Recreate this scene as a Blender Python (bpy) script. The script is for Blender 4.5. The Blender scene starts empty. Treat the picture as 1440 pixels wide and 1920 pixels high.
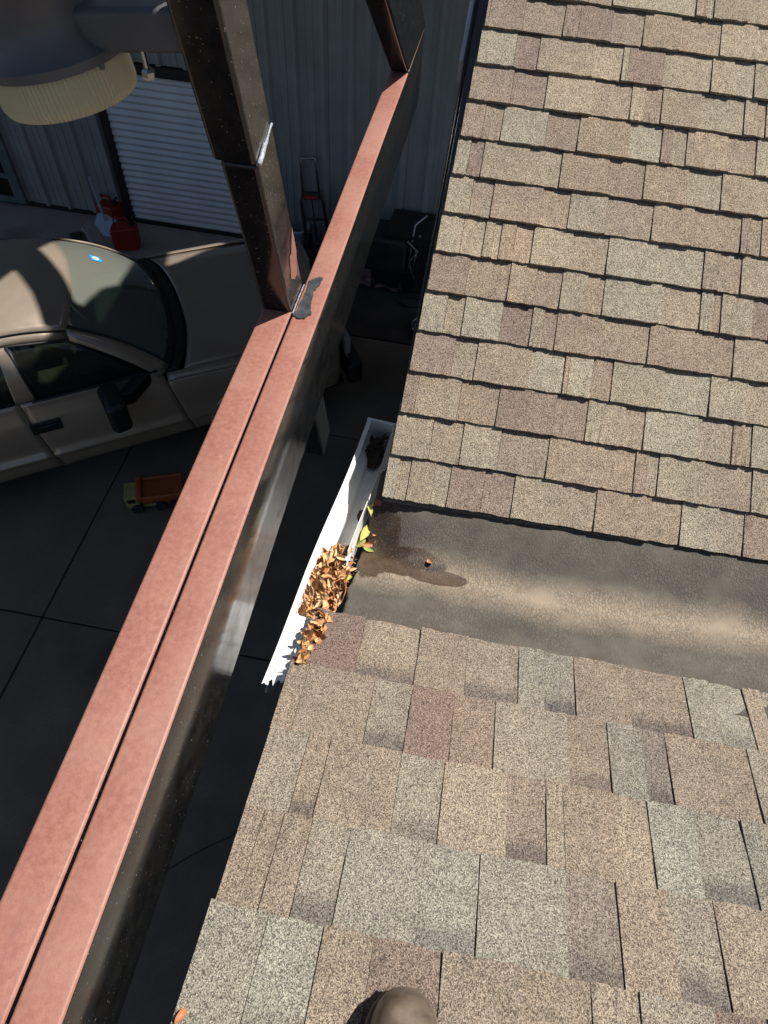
import bpy, math, random
from mathutils import Vector, Matrix
from mathutils.geometry import tessellate_polygon
random.seed(7)
SC = bpy.context.scene
COL = SC.collection
V = Vector
ZC = 5.5                                    # camera height above the driveway

# ------------------------------------------------------------------ camera
FPX = 1280.0                                # focal length in pixels of the 1440x1920 photograph
_g = V((641.6 - 720, 1862.8 - 960, FPX)).normalized()
_Z = -_g
_x0 = V((1, 0, 0)); _x0 = (_x0 - _x0.dot(_Z) * _Z).normalized()
_y0 = _Z.cross(_x0)
_X = math.cos(-.178) * _x0 + math.sin(-.178) * _y0
_Y = _Z.cross(_X)
RC = Matrix((_X, _Y, _Z))                   # photo axes (right, down, forward) -> world
cam_d = bpy.data.cameras.new('camera')
cam_d.sensor_fit = 'VERTICAL'; cam_d.sensor_height = 36.0
cam_d.lens = 36.0 * FPX / 1920.0
cam_d.clip_start = .02; cam_d.clip_end = 2000
cam = bpy.data.objects.new('camera', cam_d); COL.objects.link(cam)
r_, d_, f_ = RC.col[0], RC.col[1], RC.col[2]
cam.matrix_world = Matrix(((r_.x, -d_.x, -f_.x, 0), (r_.y, -d_.y, -f_.y, 0), (r_.z, -d_.z, -f_.z, ZC), (0, 0, 0, 1)))
SC.camera = cam

# ------------------------------------------------------------------ light
SUN = V((1.0, .55, 1.7)).normalized()       # towards the sun
w = bpy.data.worlds.new('World'); SC.world = w; w.use_nodes = True
wn = w.node_tree
sky = wn.nodes.new('ShaderNodeTexSky'); sky.sky_type = 'NISHITA'; sky.sun_disc = False
sky.sun_elevation = math.asin(SUN.z); sky.sun_rotation = math.atan2(SUN.x, SUN.y)
bg = wn.nodes['Background']; bg.inputs[1].default_value = .054
wn.links.new(sky.outputs[0], bg.inputs[0])
sl = bpy.data.lights.new('sun', 'SUN'); sl.energy = 4.9; sl.angle = math.radians(.53); sl.color = (1, .96, .905)
so = bpy.data.objects.new('sun', sl); COL.objects.link(so)
so.rotation_euler = SUN.to_track_quat('Z', 'Y').to_euler(); so.location = (3, 2, 12)
vs = SC.view_settings
vs.view_transform = 'Standard'; vs.look = 'None'; vs.exposure = 0.52; vs.gamma = 1; vs.use_curve_mapping = False

# ------------------------------------------------------------------ pixel helpers (a pixel gives a direction only)
def ray(p): return RC @ V((p[0] - 720, p[1] - 960, FPX))
CAM = V((0, 0, ZC))
def at_z(p, z): r = ray(p); return CAM + r * ((z - ZC) / r.z)
def at_x(p, x): r = ray(p); return CAM + r * (x / r.x)
def at_y(p, y): r = ray(p); return CAM + r * (y / r.y)
HA, TA, HB, TB, DPB = 1.092, -.297, 1.772, .524, .010
def on_a(p): r = ray(p); return CAM + r * (-HA / (r.z - TA * r.y))
def on_b(p):
    r = ray(p); ry = -r.x * math.sin(DPB) + r.y * math.cos(DPB)
    return CAM + r * (-HB / (r.z - TB * ry))

# ------------------------------------------------------------------ materials
def srgb(r, g, b):
    f = lambda c: (c / 255) / 12.92 if c / 255 <= .04045 else ((c / 255 + .055) / 1.055) ** 2.4
    return (f(r), f(g), f(b), 1)
class NT:
    def __init__(s, name):
        s.m = bpy.data.materials.new(name); s.m.use_nodes = True
        s.t = s.m.node_tree; s.b = s.t.nodes['Principled BSDF']
    def n(s, kind, **kw):
        nd = s.t.nodes.new('ShaderNode' + kind)
        for k, v in kw.items():
            if k in nd.inputs.keys(): nd.inputs[k].default_value = v
            else: setattr(nd, k, v)
        return nd
    def l(s, a, b): s.t.links.new(a, b)
    def pos(s): return s.n('NewGeometry').outputs['Position']
    def obj(s): return s.n('TexCoord').outputs['Object']
    def noise(s, vec, scale, detail=3, rough=.55):
        nd = s.n('TexNoise', Scale=scale, Detail=detail, Roughness=rough); s.l(vec, nd.inputs['Vector']); return nd.outputs['Fac']
    def ramp(s, fac, a, b):
        nd = s.n('MapRange'); nd.inputs[1].default_value = a; nd.inputs[2].default_value = b
        s.l(fac, nd.inputs[0]); return nd.outputs[0]
    def mix(s, fac, a, b, mode='MIX'):
        nd = s.n('MixRGB', blend_type=mode)
        for sock, v in ((nd.inputs[0], fac), (nd.inputs[1], a), (nd.inputs[2], b)):
            if hasattr(v, 'links'): s.l(v, sock)
            else: sock.default_value = v
        return nd.outputs[0]
    def math(s, op, a, b=None):
        nd = s.n('Math', operation=op)
        for i, v in enumerate((a, b)):
            if v is None: continue
            if hasattr(v, 'links'): s.l(v, nd.inputs[i])
            else: nd.inputs[i].default_value = v
        return nd.outputs[0]
    def bump(s, h, strength=.3, dist=.002):
        nd = s.n('Bump', Strength=strength, Distance=dist); s.l(h, nd.inputs['Height']); s.l(nd.outputs[0], s.b.inputs['Normal'])
    def out(s, col=None, rough=None, **kw):
        if col is not None:
            if hasattr(col, 'links'): s.l(col, s.b.inputs['Base Color'])
            else: s.b.inputs['Base Color'].default_value = col
        if rough is not None:
            if hasattr(rough, 'links'): s.l(rough, s.b.inputs['Roughness'])
            else: s.b.inputs['Roughness'].default_value = rough
        for k, v in kw.items(): s.b.inputs[k].default_value = v
        return s.m
def plain(name, col, rough=.6, var=.15, scale=8, metallic=0, bump=0, bscale=200, **kw):
    t = NT(name); p = t.obj()
    c2 = tuple(max(0, c * (1 - var)) for c in col[:3]) + (1,); c3 = tuple(min(1, c * (1 + var)) for c in col[:3]) + (1,)
    c = t.mix(t.ramp(t.noise(p, scale, 5), .3, .7), c2, c3)
    rr = t.math('ADD', t.math('MULTIPLY', t.noise(p, scale * 3, 3), .2), rough - .1)
    if bump: t.bump(t.noise(p, bscale, 3), bump, .001)
    return t.out(c, rr, Metallic=metallic, **kw)

def shingle_mat(name, attr):
    t = NT(name); p = t.pos()
    if attr: col = t.n('Attribute', attribute_name='tint').outputs['Color']; alpha = t.n('Attribute', attribute_name='tint').outputs['Alpha']
    else:
        oi = t.n('ObjectInfo'); col = oi.outputs['Color']; alpha = oi.outputs['Alpha']
    big = t.ramp(t.noise(p, 5, 4), .3, .7)
    col = t.mix(1.0, col, t.mix(big, (.86, .86, .88, 1), (1.1, 1.08, 1.04, 1)), 'MULTIPLY')
    old = t.ramp(t.noise(p, 1.7, 5, .65), .35, .7)
    col = t.mix(t.math('MULTIPLY', old, .28), col, (.21, .19, .165, 1))
    patch = t.ramp(t.noise(p, 45, 3), .35, .65)
    col = t.mix(1.0, col, t.mix(patch, (.93, .92, .92, 1), (1.07, 1.07, 1.07, 1)), 'MULTIPLY')
    vo = t.n('TexVoronoi', Scale=680); t.l(p, vo.inputs['Vector'])
    sep = t.n('SeparateColor'); t.l(vo.outputs['Color'], sep.inputs[0])
    g1 = sep.outputs[0]
    gr = t.n('ValToRGB'); t.l(g1, gr.inputs[0])
    e = gr.color_ramp.elements
    e[0].position = 0; e[0].color = (.28, .275, .29, 1); e[1].position = 1; e[1].color = (1.75, 1.72, 1.66, 1)
    for q, cc in ((.22, (.52, .50, .50, 1)), (.5, (.98, .97, .95, 1)), (.8, (1.22, 1.2, 1.16, 1))):
        x = gr.color_ramp.elements.new(q); x.color = cc
    col = t.mix(1.0, col, gr.outputs[0], 'MULTIPLY')
    if not attr:                                   # dark shadow-line granules printed at the head of some tabs
        sp = t.n('SeparateXYZ'); t.l(t.obj(), sp.inputs[0])
        oi2 = t.n('ObjectInfo')
        edge = t.math('ADD', sp.outputs[1], t.math('MULTIPLY', t.math('SUBTRACT', t.noise(p, 70, 5, .7), .5), .05))
        band = t.ramp(t.math('SUBTRACT', edge, 0.0), .66, .0)
        hs = t.n('MapRange'); t.l(t.math('DIVIDE', edge, .143), hs.inputs[0]); hs.inputs[1].default_value = .66; hs.inputs[2].default_value = .86
        band = t.math('MULTIPLY', hs.outputs[0], t.math('SUBTRACT', 1.0, alpha))
        col = t.mix(t.math('MULTIPLY', band, .66), col, t.mix(1.0, gr.outputs[0], (.062, .055, .06, 1), 'MULTIPLY'))
    h = t.math('ADD', vo.outputs['Distance'], t.math('MULTIPLY', t.noise(p, 1100, 2), .6))
    t.bump(h, .75, .0016)
    return t.out(col, .93, **{'Specular IOR Level': .25})

M = {}
M['shingle'] = shingle_mat('asphalt_shingle', False)
M['shingle_far'] = shingle_mat('asphalt_shingle_field', True)
M['white'] = plain('white_paint', (.78, .77, .74, 1), .35, .05, 6)
M['black_plastic'] = plain('black_plastic', (.012, .012, .013, 1), .45, .2)
M['rubber'] = plain('rubber', (.02, .02, .02, 1), .8, .3)
M['red_plastic'] = plain('red_plastic', (.30, .013, .010, 1), .45, .15)
M['stucco'] = plain('stucco', (.30, .26, .21, 1), .9, .15, 10, bump=.4, bscale=150)
M['soffit'] = plain('soffit_board', (.25, .22, .2, 1), .8, .1)
M['fascia'] = plain('dark_fascia_metal', (.025, .032, .04, 1), .28, .15, metallic=0)
M['chrome'] = plain('bare_metal', (.45, .46, .48, 1), .3, .15, metallic=1)
M['deck'] = plain('felt', (.03, .03, .03, 1), .9)

def m_red():
    t = NT('red_oxide_primer'); p = t.pos()
    mot = t.n('TexVoronoi', Scale=95); t.l(p, mot.inputs['Vector'])
    f = t.ramp(t.noise(p, 130, 4, .7), .35, .66)
    c = t.mix(f, (.255, .098, .070, 1), (.33, .150, .112, 1))
    c = t.mix(t.math('MULTIPLY', t.ramp(t.noise(p, 9, 4), .42, .7), .5), c, (.37, .20, .15, 1))
    mpr = t.n('Mapping'); mpr.inputs['Scale'].default_value = (9, .8, 1); t.l(p, mpr.inputs[0])
    c = t.mix(t.math('MULTIPLY', t.ramp(t.noise(mpr.outputs[0], 6, 5, .7), .52, .72), .45), c, (.22, .10, .078, 1))
    c = t.mix(t.math('MULTIPLY', t.ramp(t.noise(p, 48, 5, .8), .62, .74), .4), c, (.46, .31, .25, 1))
    c = t.mix(t.math('MULTIPLY', t.ramp(t.noise(p, 420, 2), .66, .75), .5), c, (.2, .06, .05, 1))
    t.bump(t.noise(p, 700, 3), .35, .0006)
    return t.out(c, .5)
M['red'] = m_red()
def m_black():
    t = NT('glossy_black_paint'); p = t.pos()
    dust = t.ramp(t.noise(p, 60, 6, .75), .5, .8)
    speck = t.ramp(t.noise(p, 260, 2), .69, .75)
    c = t.mix(t.math('MULTIPLY', dust, .36), (.006, .006, .0065, 1), (.058, .060, .060, 1))
    c = t.mix(t.math('MULTIPLY', speck, .8), c, (.34, .32, .28, 1))
    rr = t.math('ADD', t.math('MULTIPLY', t.ramp(t.noise(p, 25, 5), .3, .7), .12), .13)
    rr = t.math('ADD', rr, t.math('MULTIPLY', speck, .4))
    t.bump(t.noise(p, 38, 3), .10, .001)
    return t.out(c, rr, **{'Specular IOR Level': .6, 'Coat Weight': .12, 'Coat Roughness': .15})
M['black'] = m_black()
M['weld'] = plain('weld_metal', (.30, .32, .35, 1), .6, .5, 250, metallic=.1, bump=.6, bscale=500)
M['blackpatch'] = plain('brushed_black_touch_up', (.045, .05, .052, 1), .4, .5, 60, bump=.3, bscale=300)

def m_membrane():
    t = NT('valley_membrane'); p = t.pos(); o = t.pos()
    sp = t.n('SeparateXYZ'); t.l(o, sp.inputs[0])
    # tan silt lying along the trough
    wob = t.math('MULTIPLY', t.math('SUBTRACT', t.noise(p, 6, 4), .5), .10)
    y = t.math('ADD', sp.outputs[1], wob)
    # silt line drifts a little along the valley
    dist = t.math('ABSOLUTE', t.math('SUBTRACT', y, .775))
    silt = t.ramp(dist, .075, .0)
    edge = t.ramp(t.math('ABSOLUTE', t.math('SUBTRACT', y, .78)), .10, .16)
    base = t.mix(t.ramp(t.noise(p, 14, 5), .3, .7), (.070, .060, .047, 1), (.115, .099, .077, 1))
    c = t.mix(t.math('MULTIPLY', silt, .85), base, (.31, .245, .175, 1))
    # fine cracks
    mp = t.n('Mapping'); mp.inputs['Scale'].default_value = (1, .5, 1); t.l(p, mp.inputs[0])
    wv = t.n('TexVoronoi', Scale=150, feature='DISTANCE_TO_EDGE'); t.l(mp.outputs[0], wv.inputs['Vector'])
    ns = t.n('TexNoise', Scale=60, Detail=4); t.l(p, ns.inputs['Vector'])
    av = t.n('VectorMath', operation='MULTIPLY_ADD'); t.l(ns.outputs['Color'], av.inputs[0]); av.inputs[1].default_value = (.02, .02, .02); t.l(mp.outputs[0], av.inputs[2])
    t.l(av.outputs[0], wv.inputs['Vector'])
    crack = t.ramp(wv.outputs['Distance'], .15, .0)
    cm = t.math('MULTIPLY', crack, t.ramp(t.noise(p, 11, 3), .30, .52))
    c = t.mix(t.math('MULTIPLY', cm, .55), c, (.042, .035, .027, 1))
    # wet brown stain: a tongue from the gutter outlet into the trough
    def blob(cx, cy, rx, ry):
        a = t.math('DIVIDE', t.math('SUBTRACT', sp.outputs[0], cx), rx); b = t.math('DIVIDE', t.math('SUBTRACT', sp.outputs[1], cy), ry)
        return t.math('SQRT', t.math('ADD', t.math('MULTIPLY', a, a), t.math('MULTIPLY', b, b)))
    rough_edge = t.math('MULTIPLY', t.math('SUBTRACT', t.noise(p, 40, 4), .5), .45)
    d = t.math('MINIMUM', blob(-.11, .85, .06, .10), t.math('MINIMUM', blob(-.03, .812, .095, .040), blob(.045, .785, .075, .022)))
    d = t.math('ADD', d, rough_edge)
    wet = t.ramp(d, 1.04, .96)
    d2 = t.math('MINIMUM', t.math('MINIMUM', blob(-.105, .905, .028, .050), blob(-.080, .865, .034, .030)), t.math('MINIMUM', blob(-.045, .835, .045, .022), blob(.015, .812, .060, .016)))
    core = t.ramp(t.math('ADD', d2, rough_edge), 1.25, .5)
    grit = t.ramp(t.noise(p, 420, 2), .63, .69)
    wc = t.mix(t.ramp(t.noise(p, 30, 4), .3, .7), (.050, .031, .018, 1), (.085, .056, .034, 1))
    wc = t.mix(t.math('MULTIPLY', core, .9), wc, (.022, .012, .007, 1))
    tide = t.math('MULTIPLY', t.ramp(d, .84, .98), wet)
    wc = t.mix(t.math('MULTIPLY', tide, .5), wc, (.05, .033, .02, 1))
    wc = t.mix(t.math('MULTIPLY', grit, .55), wc, (.40, .31, .22, 1))
    c = t.mix(wet, c, wc)
    crumbs = t.math('MULTIPLY', t.ramp(t.noise(p, 300, 2), .70, .74), t.ramp(t.noise(p, 9, 3), .45, .6))
    c = t.mix(t.math('MULTIPLY', crumbs, .7), c, (.07, .045, .028, 1))
    rr = t.math('SUBTRACT', .85, t.math('MULTIPLY', wet, .38))
    fibre = t.noise(mp.outputs[0], 240, 4)
    t.bump(t.math('MULTIPLY', t.math('SUBTRACT', t.math('MULTIPLY', fibre, .5), t.math('MULTIPLY', cm, .8)), t.math('SUBTRACT', 1.0, t.math('MULTIPLY', wet, .7))), .55, .0016)
    return t.out(c, rr)
M['membrane'] = m_membrane()
def m_gutter():
    t = NT('white_gutter_paint'); p = t.pos()
    d = t.math('MULTIPLY', t.ramp(t.noise(p, 35, 5, .7), .58, .80), .6)
    c = t.mix(d, (.80, .79, .76, 1), (.36, .30, .22, 1))
    return t.out(c, .38)
M['gutter'] = m_gutter()
M['gutter_white'] = plain('clean_white_gutter_paint', (.82, .81, .78, 1), .35, .04, 12)
M['dirt'] = plain('wet_dirt', (.045, .032, .02, 1), .8, .5, 60, bump=.6, bscale=120)
def m_leaf(name, c1, c2):
    t = NT(name); oi = t.n('ObjectInfo')
    c = t.mix(oi.outputs['Random'], c1, c2)
    c = t.mix(t.math('MULTIPLY', t.ramp(t.noise(t.obj(), 60, 4), .4, .7), .45), c, (.28, .12, .04, 1))
    m = t.out(c, .6)
    t.b.inputs['Transmission Weight'].default_value = 0
    return m
M['leaf'] = m_leaf('dry_leaf', (.60, .35, .14, 1), (.68, .47, .25, 1))
M['leaf2'] = m_leaf('dry_leaf_brown', (.40, .17, .06, 1), (.55, .27, .10, 1))
M['leafgreen'] = m_leaf('green_leaf', (.22, .33, .05, 1), (.42, .42, .08, 1))
M['leafred'] = m_leaf('rust_leaf', (.42, .15, .07, 1), (.5, .22, .11, 1))

def m_concrete(name, a, b):
    t = NT(name); p = t.pos()
    c = t.mix(t.ramp(t.noise(p, 1.6, 6), .3, .7), a, b)
    c = t.mix(t.math('MULTIPLY', t.ramp(t.noise(p, 60, 4), .4, .7), .35), c, tuple(x * .6 for x in a[:3]) + (1,))
    c = t.mix(t.math('MULTIPLY', t.ramp(t.noise(p, .9, 3), .55, .7), .5), c, (.05, .045, .04, 1))
    t.bump(t.noise(p, 120, 4), .35, .002)
    return t.out(c, .9)
M['concrete'] = m_concrete('driveway_concrete', (.15, .114, .083, 1), (.215, .166, .123, 1))
M['apron'] = m_concrete('pale_apron_concrete', (.33, .275, .23, 1), (.42, .36, .30, 1))
M['soil'] = plain('soil', (.03, .026, .022, 1), .95, .3, 2)
M['shed'] = plain('shed_steel', (.31, .315, .305, 1), .5, .12, 3)
M['shutter'] = plain('white_shutter', (.74, .75, .76, 1), .4, .06, 3)
M['frame_dark'] = plain('dark_frame', (.018, .018, .02, 1), .5)

def m_paint():
    t = NT('pewter_car_paint'); p = t.obj()
    c = t.mix(t.ramp(t.noise(p, 900, 1), .4, .7), (.31, .245, .185, 1), (.39, .315, .245, 1))
    dust = t.ramp(t.noise(p, 3, 5), .4, .75)
    c = t.mix(t.math('MULTIPLY', dust, .3), c, (.46, .385, .30, 1))
    return t.out(c, t.math('ADD', .28, t.math('MULTIPLY', dust, .2)), Metallic=.35, **{'Coat Weight': 1.0, 'Coat Roughness': .05})
M['paint'] = m_paint()
def m_glass():
    t = NT('tinted_glass')
    return t.out((.55, .66, .58, 1), .02, **{'Transmission Weight': .9, 'IOR': 1.45})
def m_glass2(name, tint, alpha, refl=.9):
    t = NT(name); nt = t.t
    gl = nt.nodes.new('ShaderNodeBsdfGlossy'); gl.inputs['Roughness'].default_value = .03; gl.inputs['Color'].default_value = (.95 * refl, refl, refl * 1.05, 1)
    tr = nt.nodes.new('ShaderNodeBsdfTransparent'); tr.inputs['Color'].default_value = tint
    df = nt.nodes.new('ShaderNodeBsdfDiffuse'); df.inputs['Color'].default_value = (.36, .38, .31, 1)
    m1 = nt.nodes.new('ShaderNodeMixShader'); m1.inputs[0].default_value = alpha
    t.l(tr.outputs[0], m1.inputs[1]); t.l(df.outputs[0], m1.inputs[2])
    fr = nt.nodes.new('ShaderNodeFresnel'); fr.inputs['IOR'].default_value = 1.5
    m2 = nt.nodes.new('ShaderNodeMixShader'); t.l(fr.outputs[0], m2.inputs[0]); t.l(m1.outputs[0], m2.inputs[1]); t.l(gl.outputs[0], m2.inputs[2])
    t.l(m2.outputs[0], nt.nodes['Material Output'].inputs['Surface'])
    return t.m
M['windshield'] = m_glass2('windshield_glass', (.36, .48, .40, 1), .33, .8)
M['sideglass'] = m_glass2('side_window_glass', (.22, .26, .24, 1), .04)
M['interior'] = plain('tan_interior', (.16, .12, .085, 1), .85, .2, 14)
M['dash'] = plain('dark_dashboard', (.05, .05, .048, 1), .8)
def m_lens():
    t = NT('prismatic_lens')
    nt = t.t; tl = nt.nodes.new('ShaderNodeBsdfTranslucent'); tl.inputs['Color'].default_value = (.92, .89, .70, 1)
    t.out((.90, .87, .70, 1), .15, **{'Transmission Weight': .35, 'IOR': 1.42})
    mx = nt.nodes.new('ShaderNodeMixShader'); mx.inputs[0].default_value = .5
    t.l(t.b.outputs[0], mx.inputs[1]); t.l(tl.outputs[0], mx.inputs[2]); t.l(mx.outputs[0], nt.nodes['Material Output'].inputs['Surface'])
    return t.m
M['lens'] = m_lens()
M['lamp_grey'] = plain('grey_lamp_casting', (.095, .095, .10, 1), .45, .12, 20)
M['orange'] = plain('orange_toy_plastic', (.34, .085, .022, 1), .5, .2)
M['yellow'] = plain('faded_yellow_toy_plastic', (.34, .28, .10, 1), .5, .2)
M['bluewhite'] = plain('pale_blue_plastic', (.42, .52, .66, 1), .5, .1)
M['grey'] = plain('grey_plastic', (.33, .32, .30, 1), .5, .1)
M['dustyblack'] = plain('dusty_black', (.03, .03, .03, 1), .6, .4)
M['pink'] = plain('faded_pink_cloth', (.28, .16, .15, 1), .9, .3)
M['leather'] = None
def m_leather():
    t = NT('worn_brown_leather'); p = t.obj()
    c = t.mix(t.ramp(t.noise(p, 22, 5), .3, .7), (.05, .033, .022, 1), (.20, .155, .115, 1))
    t.bump(t.noise(p, 260, 3), .25, .001)
    return t.out(c, .42)
M['leather'] = m_leather()
M['denim'] = plain('denim', (.03, .04, .07, 1), .9)
M['shade_sheet'] = plain('shade_sheet_metal', (.3, .31, .33, 1), .45, .1, metallic=.4)
M['grass'] = plain('grass', (.09, .16, .03, 1), .9, .3, 20)

# ------------------------------------------------------------------ mesh helpers
class MB:
    def __init__(s): s.v = []; s.f = []; s.mi = []
    def quad(s, *pts, mi=0):
        i = len(s.v); s.v += [tuple(p) for p in pts]; s.f.append(tuple(range(i, i + len(pts)))); s.mi.append(mi); return s
    def box(s, c, size, rot=None, mi=0):
        c = V(c); i = len(s.v)
        for z in (-.5, .5):
            for y in (-.5, .5):
                for x in (-.5, .5):
                    p = V((x * size[0], y * size[1], z * size[2]))
                    if rot: p = rot @ p
                    s.v.append(tuple(c + p))
        for f in ((0, 2, 3, 1), (4, 5, 7, 6), (0, 1, 5, 4), (2, 6, 7, 3), (0, 4, 6, 2), (1, 3, 7, 5)):
            s.f.append(tuple(i + k for k in f)); s.mi.append(mi)
        return s
    def bb(s, a, b, mi=0):
        return s.box([(a[k] + b[k]) / 2 for k in range(3)], [abs(b[k] - a[k]) for k in range(3)], mi=mi)
    def hexa(s, p, mi=0):                       # 8 points, bottom ring 0-3, top ring 4-7
        i = len(s.v); s.v += [tuple(q) for q in p]
        for f in ((3, 2, 1, 0), (4, 5, 6, 7), (0, 1, 5, 4), (1, 2, 6, 5), (2, 3, 7, 6), (3, 0, 4, 7)):
            s.f.append(tuple(i + k for k in f)); s.mi.append(mi)
        return s
    def tube(s, path, r, n=8, mi=0, cap=True):
        path = [V(p) for p in path]; i0 = len(s.v); k = len(path)
        rr = r if isinstance(r, (list, tuple)) else [r] * k
        up = V((0, 0, 1))
        for j, p in enumerate(path):
            d = (path[min(j + 1, k - 1)] - path[max(j - 1, 0)]).normalized()
            a = d.cross(up if abs(d.z) < .95 else V((1, 0, 0))).normalized(); b = a.cross(d)
            for m in range(n):
                t = 2 * math.pi * m / n; s.v.append(tuple(p + (a * math.cos(t) + b * math.sin(t)) * rr[j]))
        for j in range(k - 1):
            for m in range(n):
                a = i0 + j * n + m; b = i0 + j * n + (m + 1) % n
                s.f.append((a, b, b + n, a + n)); s.mi.append(mi)
        if cap:
            s.f.append(tuple(i0 + m for m in range(n))[::-1]); s.mi.append(mi)
            s.f.append(tuple(i0 + (k - 1) * n + m for m in range(n))); s.mi.append(mi)
        return s
    def lathe(s, prof, c, axis=V((0, 0, 1)), n=32, mi=0, ripple=None):
        axis = axis.normalized(); a = axis.orthogonal().normalized(); b = axis.cross(a); c = V(c); i0 = len(s.v)
        for j, (r, h) in enumerate(prof):
            for m in range(n):
                t = 2 * math.pi * m / n
                q = r * (1 + (ripple if ripple and m % 2 and ripple else 0))
                s.v.append(tuple(c + axis * h + (a * math.cos(t) + b * math.sin(t)) * q))
        for j in range(len(prof) - 1):
            for m in range(n):
                p = i0 + j * n + m; q = i0 + j * n + (m + 1) % n
                s.f.append((p, q, q + n, p + n)); s.mi.append(mi)
        s.f.append(tuple(i0 + m for m in range(n))[::-1]); s.mi.append(mi)
        s.f.append(tuple(i0 + (len(prof) - 1) * n + m for m in range(n))); s.mi.append(mi)
        return s
    def grid(s, fn, nu, nv, mi=0, flip=False):
        i0 = len(s.v)
        for a in range(nu + 1):
            for b in range(nv + 1): s.v.append(tuple(fn(a / nu, b / nv)))
        for a in range(nu):
            for b in range(nv):
                p = i0 + a * (nv + 1) + b
                f = (p, p + nv + 1, p + nv + 2, p + 1)
                s.f.append(f[::-1] if flip else f); s.mi.append(mi)
        return s
    def build(s, name, mats, parent=None, smooth=False, bevel=0, solid=0, seg=2, mw=None, auto=None):
        me = bpy.data.meshes.new(name); me.from_pydata(s.v, [], s.f); me.validate(); me.update()
        mats = mats if isinstance(mats, (list, tuple)) else [mats]
        for m in mats: me.materials.append(M[m] if isinstance(m, str) else m)
        if len(mats) > 1 and len(me.polygons) == len(s.mi): me.polygons.foreach_set('material_index', s.mi)
        if smooth: me.polygons.foreach_set('use_smooth', [True] * len(me.polygons))
        o = bpy.data.objects.new(name, me); COL.objects.link(o)
        if parent is not None: o.parent = parent; 
        if mw is not None: o.matrix_world = mw
        if solid: md = o.modifiers.new('solid', 'SOLIDIFY'); md.thickness = solid; md.offset = -1
        if bevel:
            md = o.modifiers.new('bevel', 'BEVEL'); md.width = bevel; md.segments = seg; md.limit_method = 'ANGLE'; md.angle_limit = math.radians(40)
            me.polygons.foreach_set('use_smooth', [True] * len(me.polygons)); 
            wnm = o.modifiers.new('wn', 'WEIGHTED_NORMAL'); wnm.keep_sharp = True
        return o
def tag(o, label, cat, group=None):
    o['label'] = label; o['category'] = cat
    if group: o['group'] = group
    return o
def thing(name, label, cat, group=None):
    o = bpy.data.objects.new(name, None); COL.objects.link(o); o.empty_display_size = .1
    return tag(o, label, cat, group)
def struct(o): o['kind'] = 'structure'; return o
def stuff(o): o['kind'] = 'stuff'; return o

# ================================================================== SETTING
ground = struct(MB().quad((-60, -60, -.03), (60, -60, -.03), (60, 60, -.03), (-60, 60, -.03)).build('ground', 'soil'))
drive = thing('driveway', '', 'x'); del drive['label']; del drive['category']; struct(drive)
jx = [-9.0, -6.1, -3.12, -.1]; jy = [-6, -3.6, -.9, 2.15, 4.75, 6.35]
for i in range(3):
    for j in range(5):
        MB().bb((jx[i] + .008, jy[j] + .008, -.12), (jx[i + 1] - .008, jy[j + 1] - .008, random.uniform(-.003, .0))).build('slab', 'concrete', drive, bevel=.008)
MB().bb((-9, 6.366, -.12), (-2.42, 7.93, .004)).build('apron_slab', 'apron', drive, bevel=.008)
MB().bb((-2.404, 6.366, -.12), (.0, 7.93, .0)).build('slab', plain('shade_dark_concrete', (.055, .045, .036, 1), .85, .35, 3, bump=.3), drive, bevel=.008)  # darkened base colour stands in for deep shade between beam and house
MB().bb((-9.3, -6, -.14), (0, 7.9, -.02)).build('joint_fill', 'soil', drive)
# thin crack running over a slab
cr = MB(); pts = [at_z(p, .003) for p in ((300, 1640), (345, 1612), (385, 1590), (430, 1570), (470, 1540))]
for a, b in zip(pts[:-1], pts[1:]):
    d = (b - a).normalized(); n = V((-d.y, d.x, 0)) * .004
    cr.quad(a - n, b - n, b + n, a + n)
cr.build('crack', 'soil', drive)

# ================================================================== SHED
SY = 7.94
shed = thing('metal_shed', 'dark grey ribbed metal shed with a white roll-up door behind the parked car', 'shed')
def rib_panel(x0, x1, z0, z1, name='wall_panel'):
    mb = MB(); prof = []; n = max(1, round((x1 - x0) / .312)); p = (x1 - x0) / n
    for k in range(n):
        b = x0 + k * p
        for dx, dy in ((0, 0), (.055, 0), (.06, -.006), (.075, -.006), (.08, 0), (.135, 0), (.14, -.006), (.155, -.006), (.16, 0), (.215, 0), (.238, -.042), (.275, -.042), (.298, 0)):
            prof.append((b + dx * p / .312, SY + dy))
    prof.append((x1, SY))
    for a, b in zip(prof[:-1], prof[1:]): mb.quad((a[0], a[1], z0), (b[0], b[1], z0), (b[0], b[1], z1), (a[0], a[1], z1))
    return mb.build(name, 'shed', shed, solid=.004)
DX0, DX1, DZ = -4.6, -2.93, 1.90
xs = [-9.2, -8.26, -7.32, -6.38, -5.45]
for a, b in zip(xs[:-1], xs[1:]):
    rib_panel(a + .002, b - .002, .06, 5.4)
rib_panel(-5.448, DX0 - .10, .06, 5.4)
rib_panel(DX0 - .098, DX1 + .12, DZ + .12, 5.4)
xs = [DX1 + .122 + k * .936 for k in range(7)]
for a, b in zip(xs[:-1], xs[1:]): rib_panel(a, b - .004, .06, 5.4)
MB().bb((-9.2, SY + .06, 0), (2.8, SY + .12, 5.4)).build('wall_backing', 'frame_dark', shed)
MB().bb((-9.2, SY - .02, 0), (DX0 - .1, SY + .05, .058)).bb((DX1 + .12, SY - .02, 0), (2.8, SY + .05, .058)).build('base_trim', 'frame_dark', shed)
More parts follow.
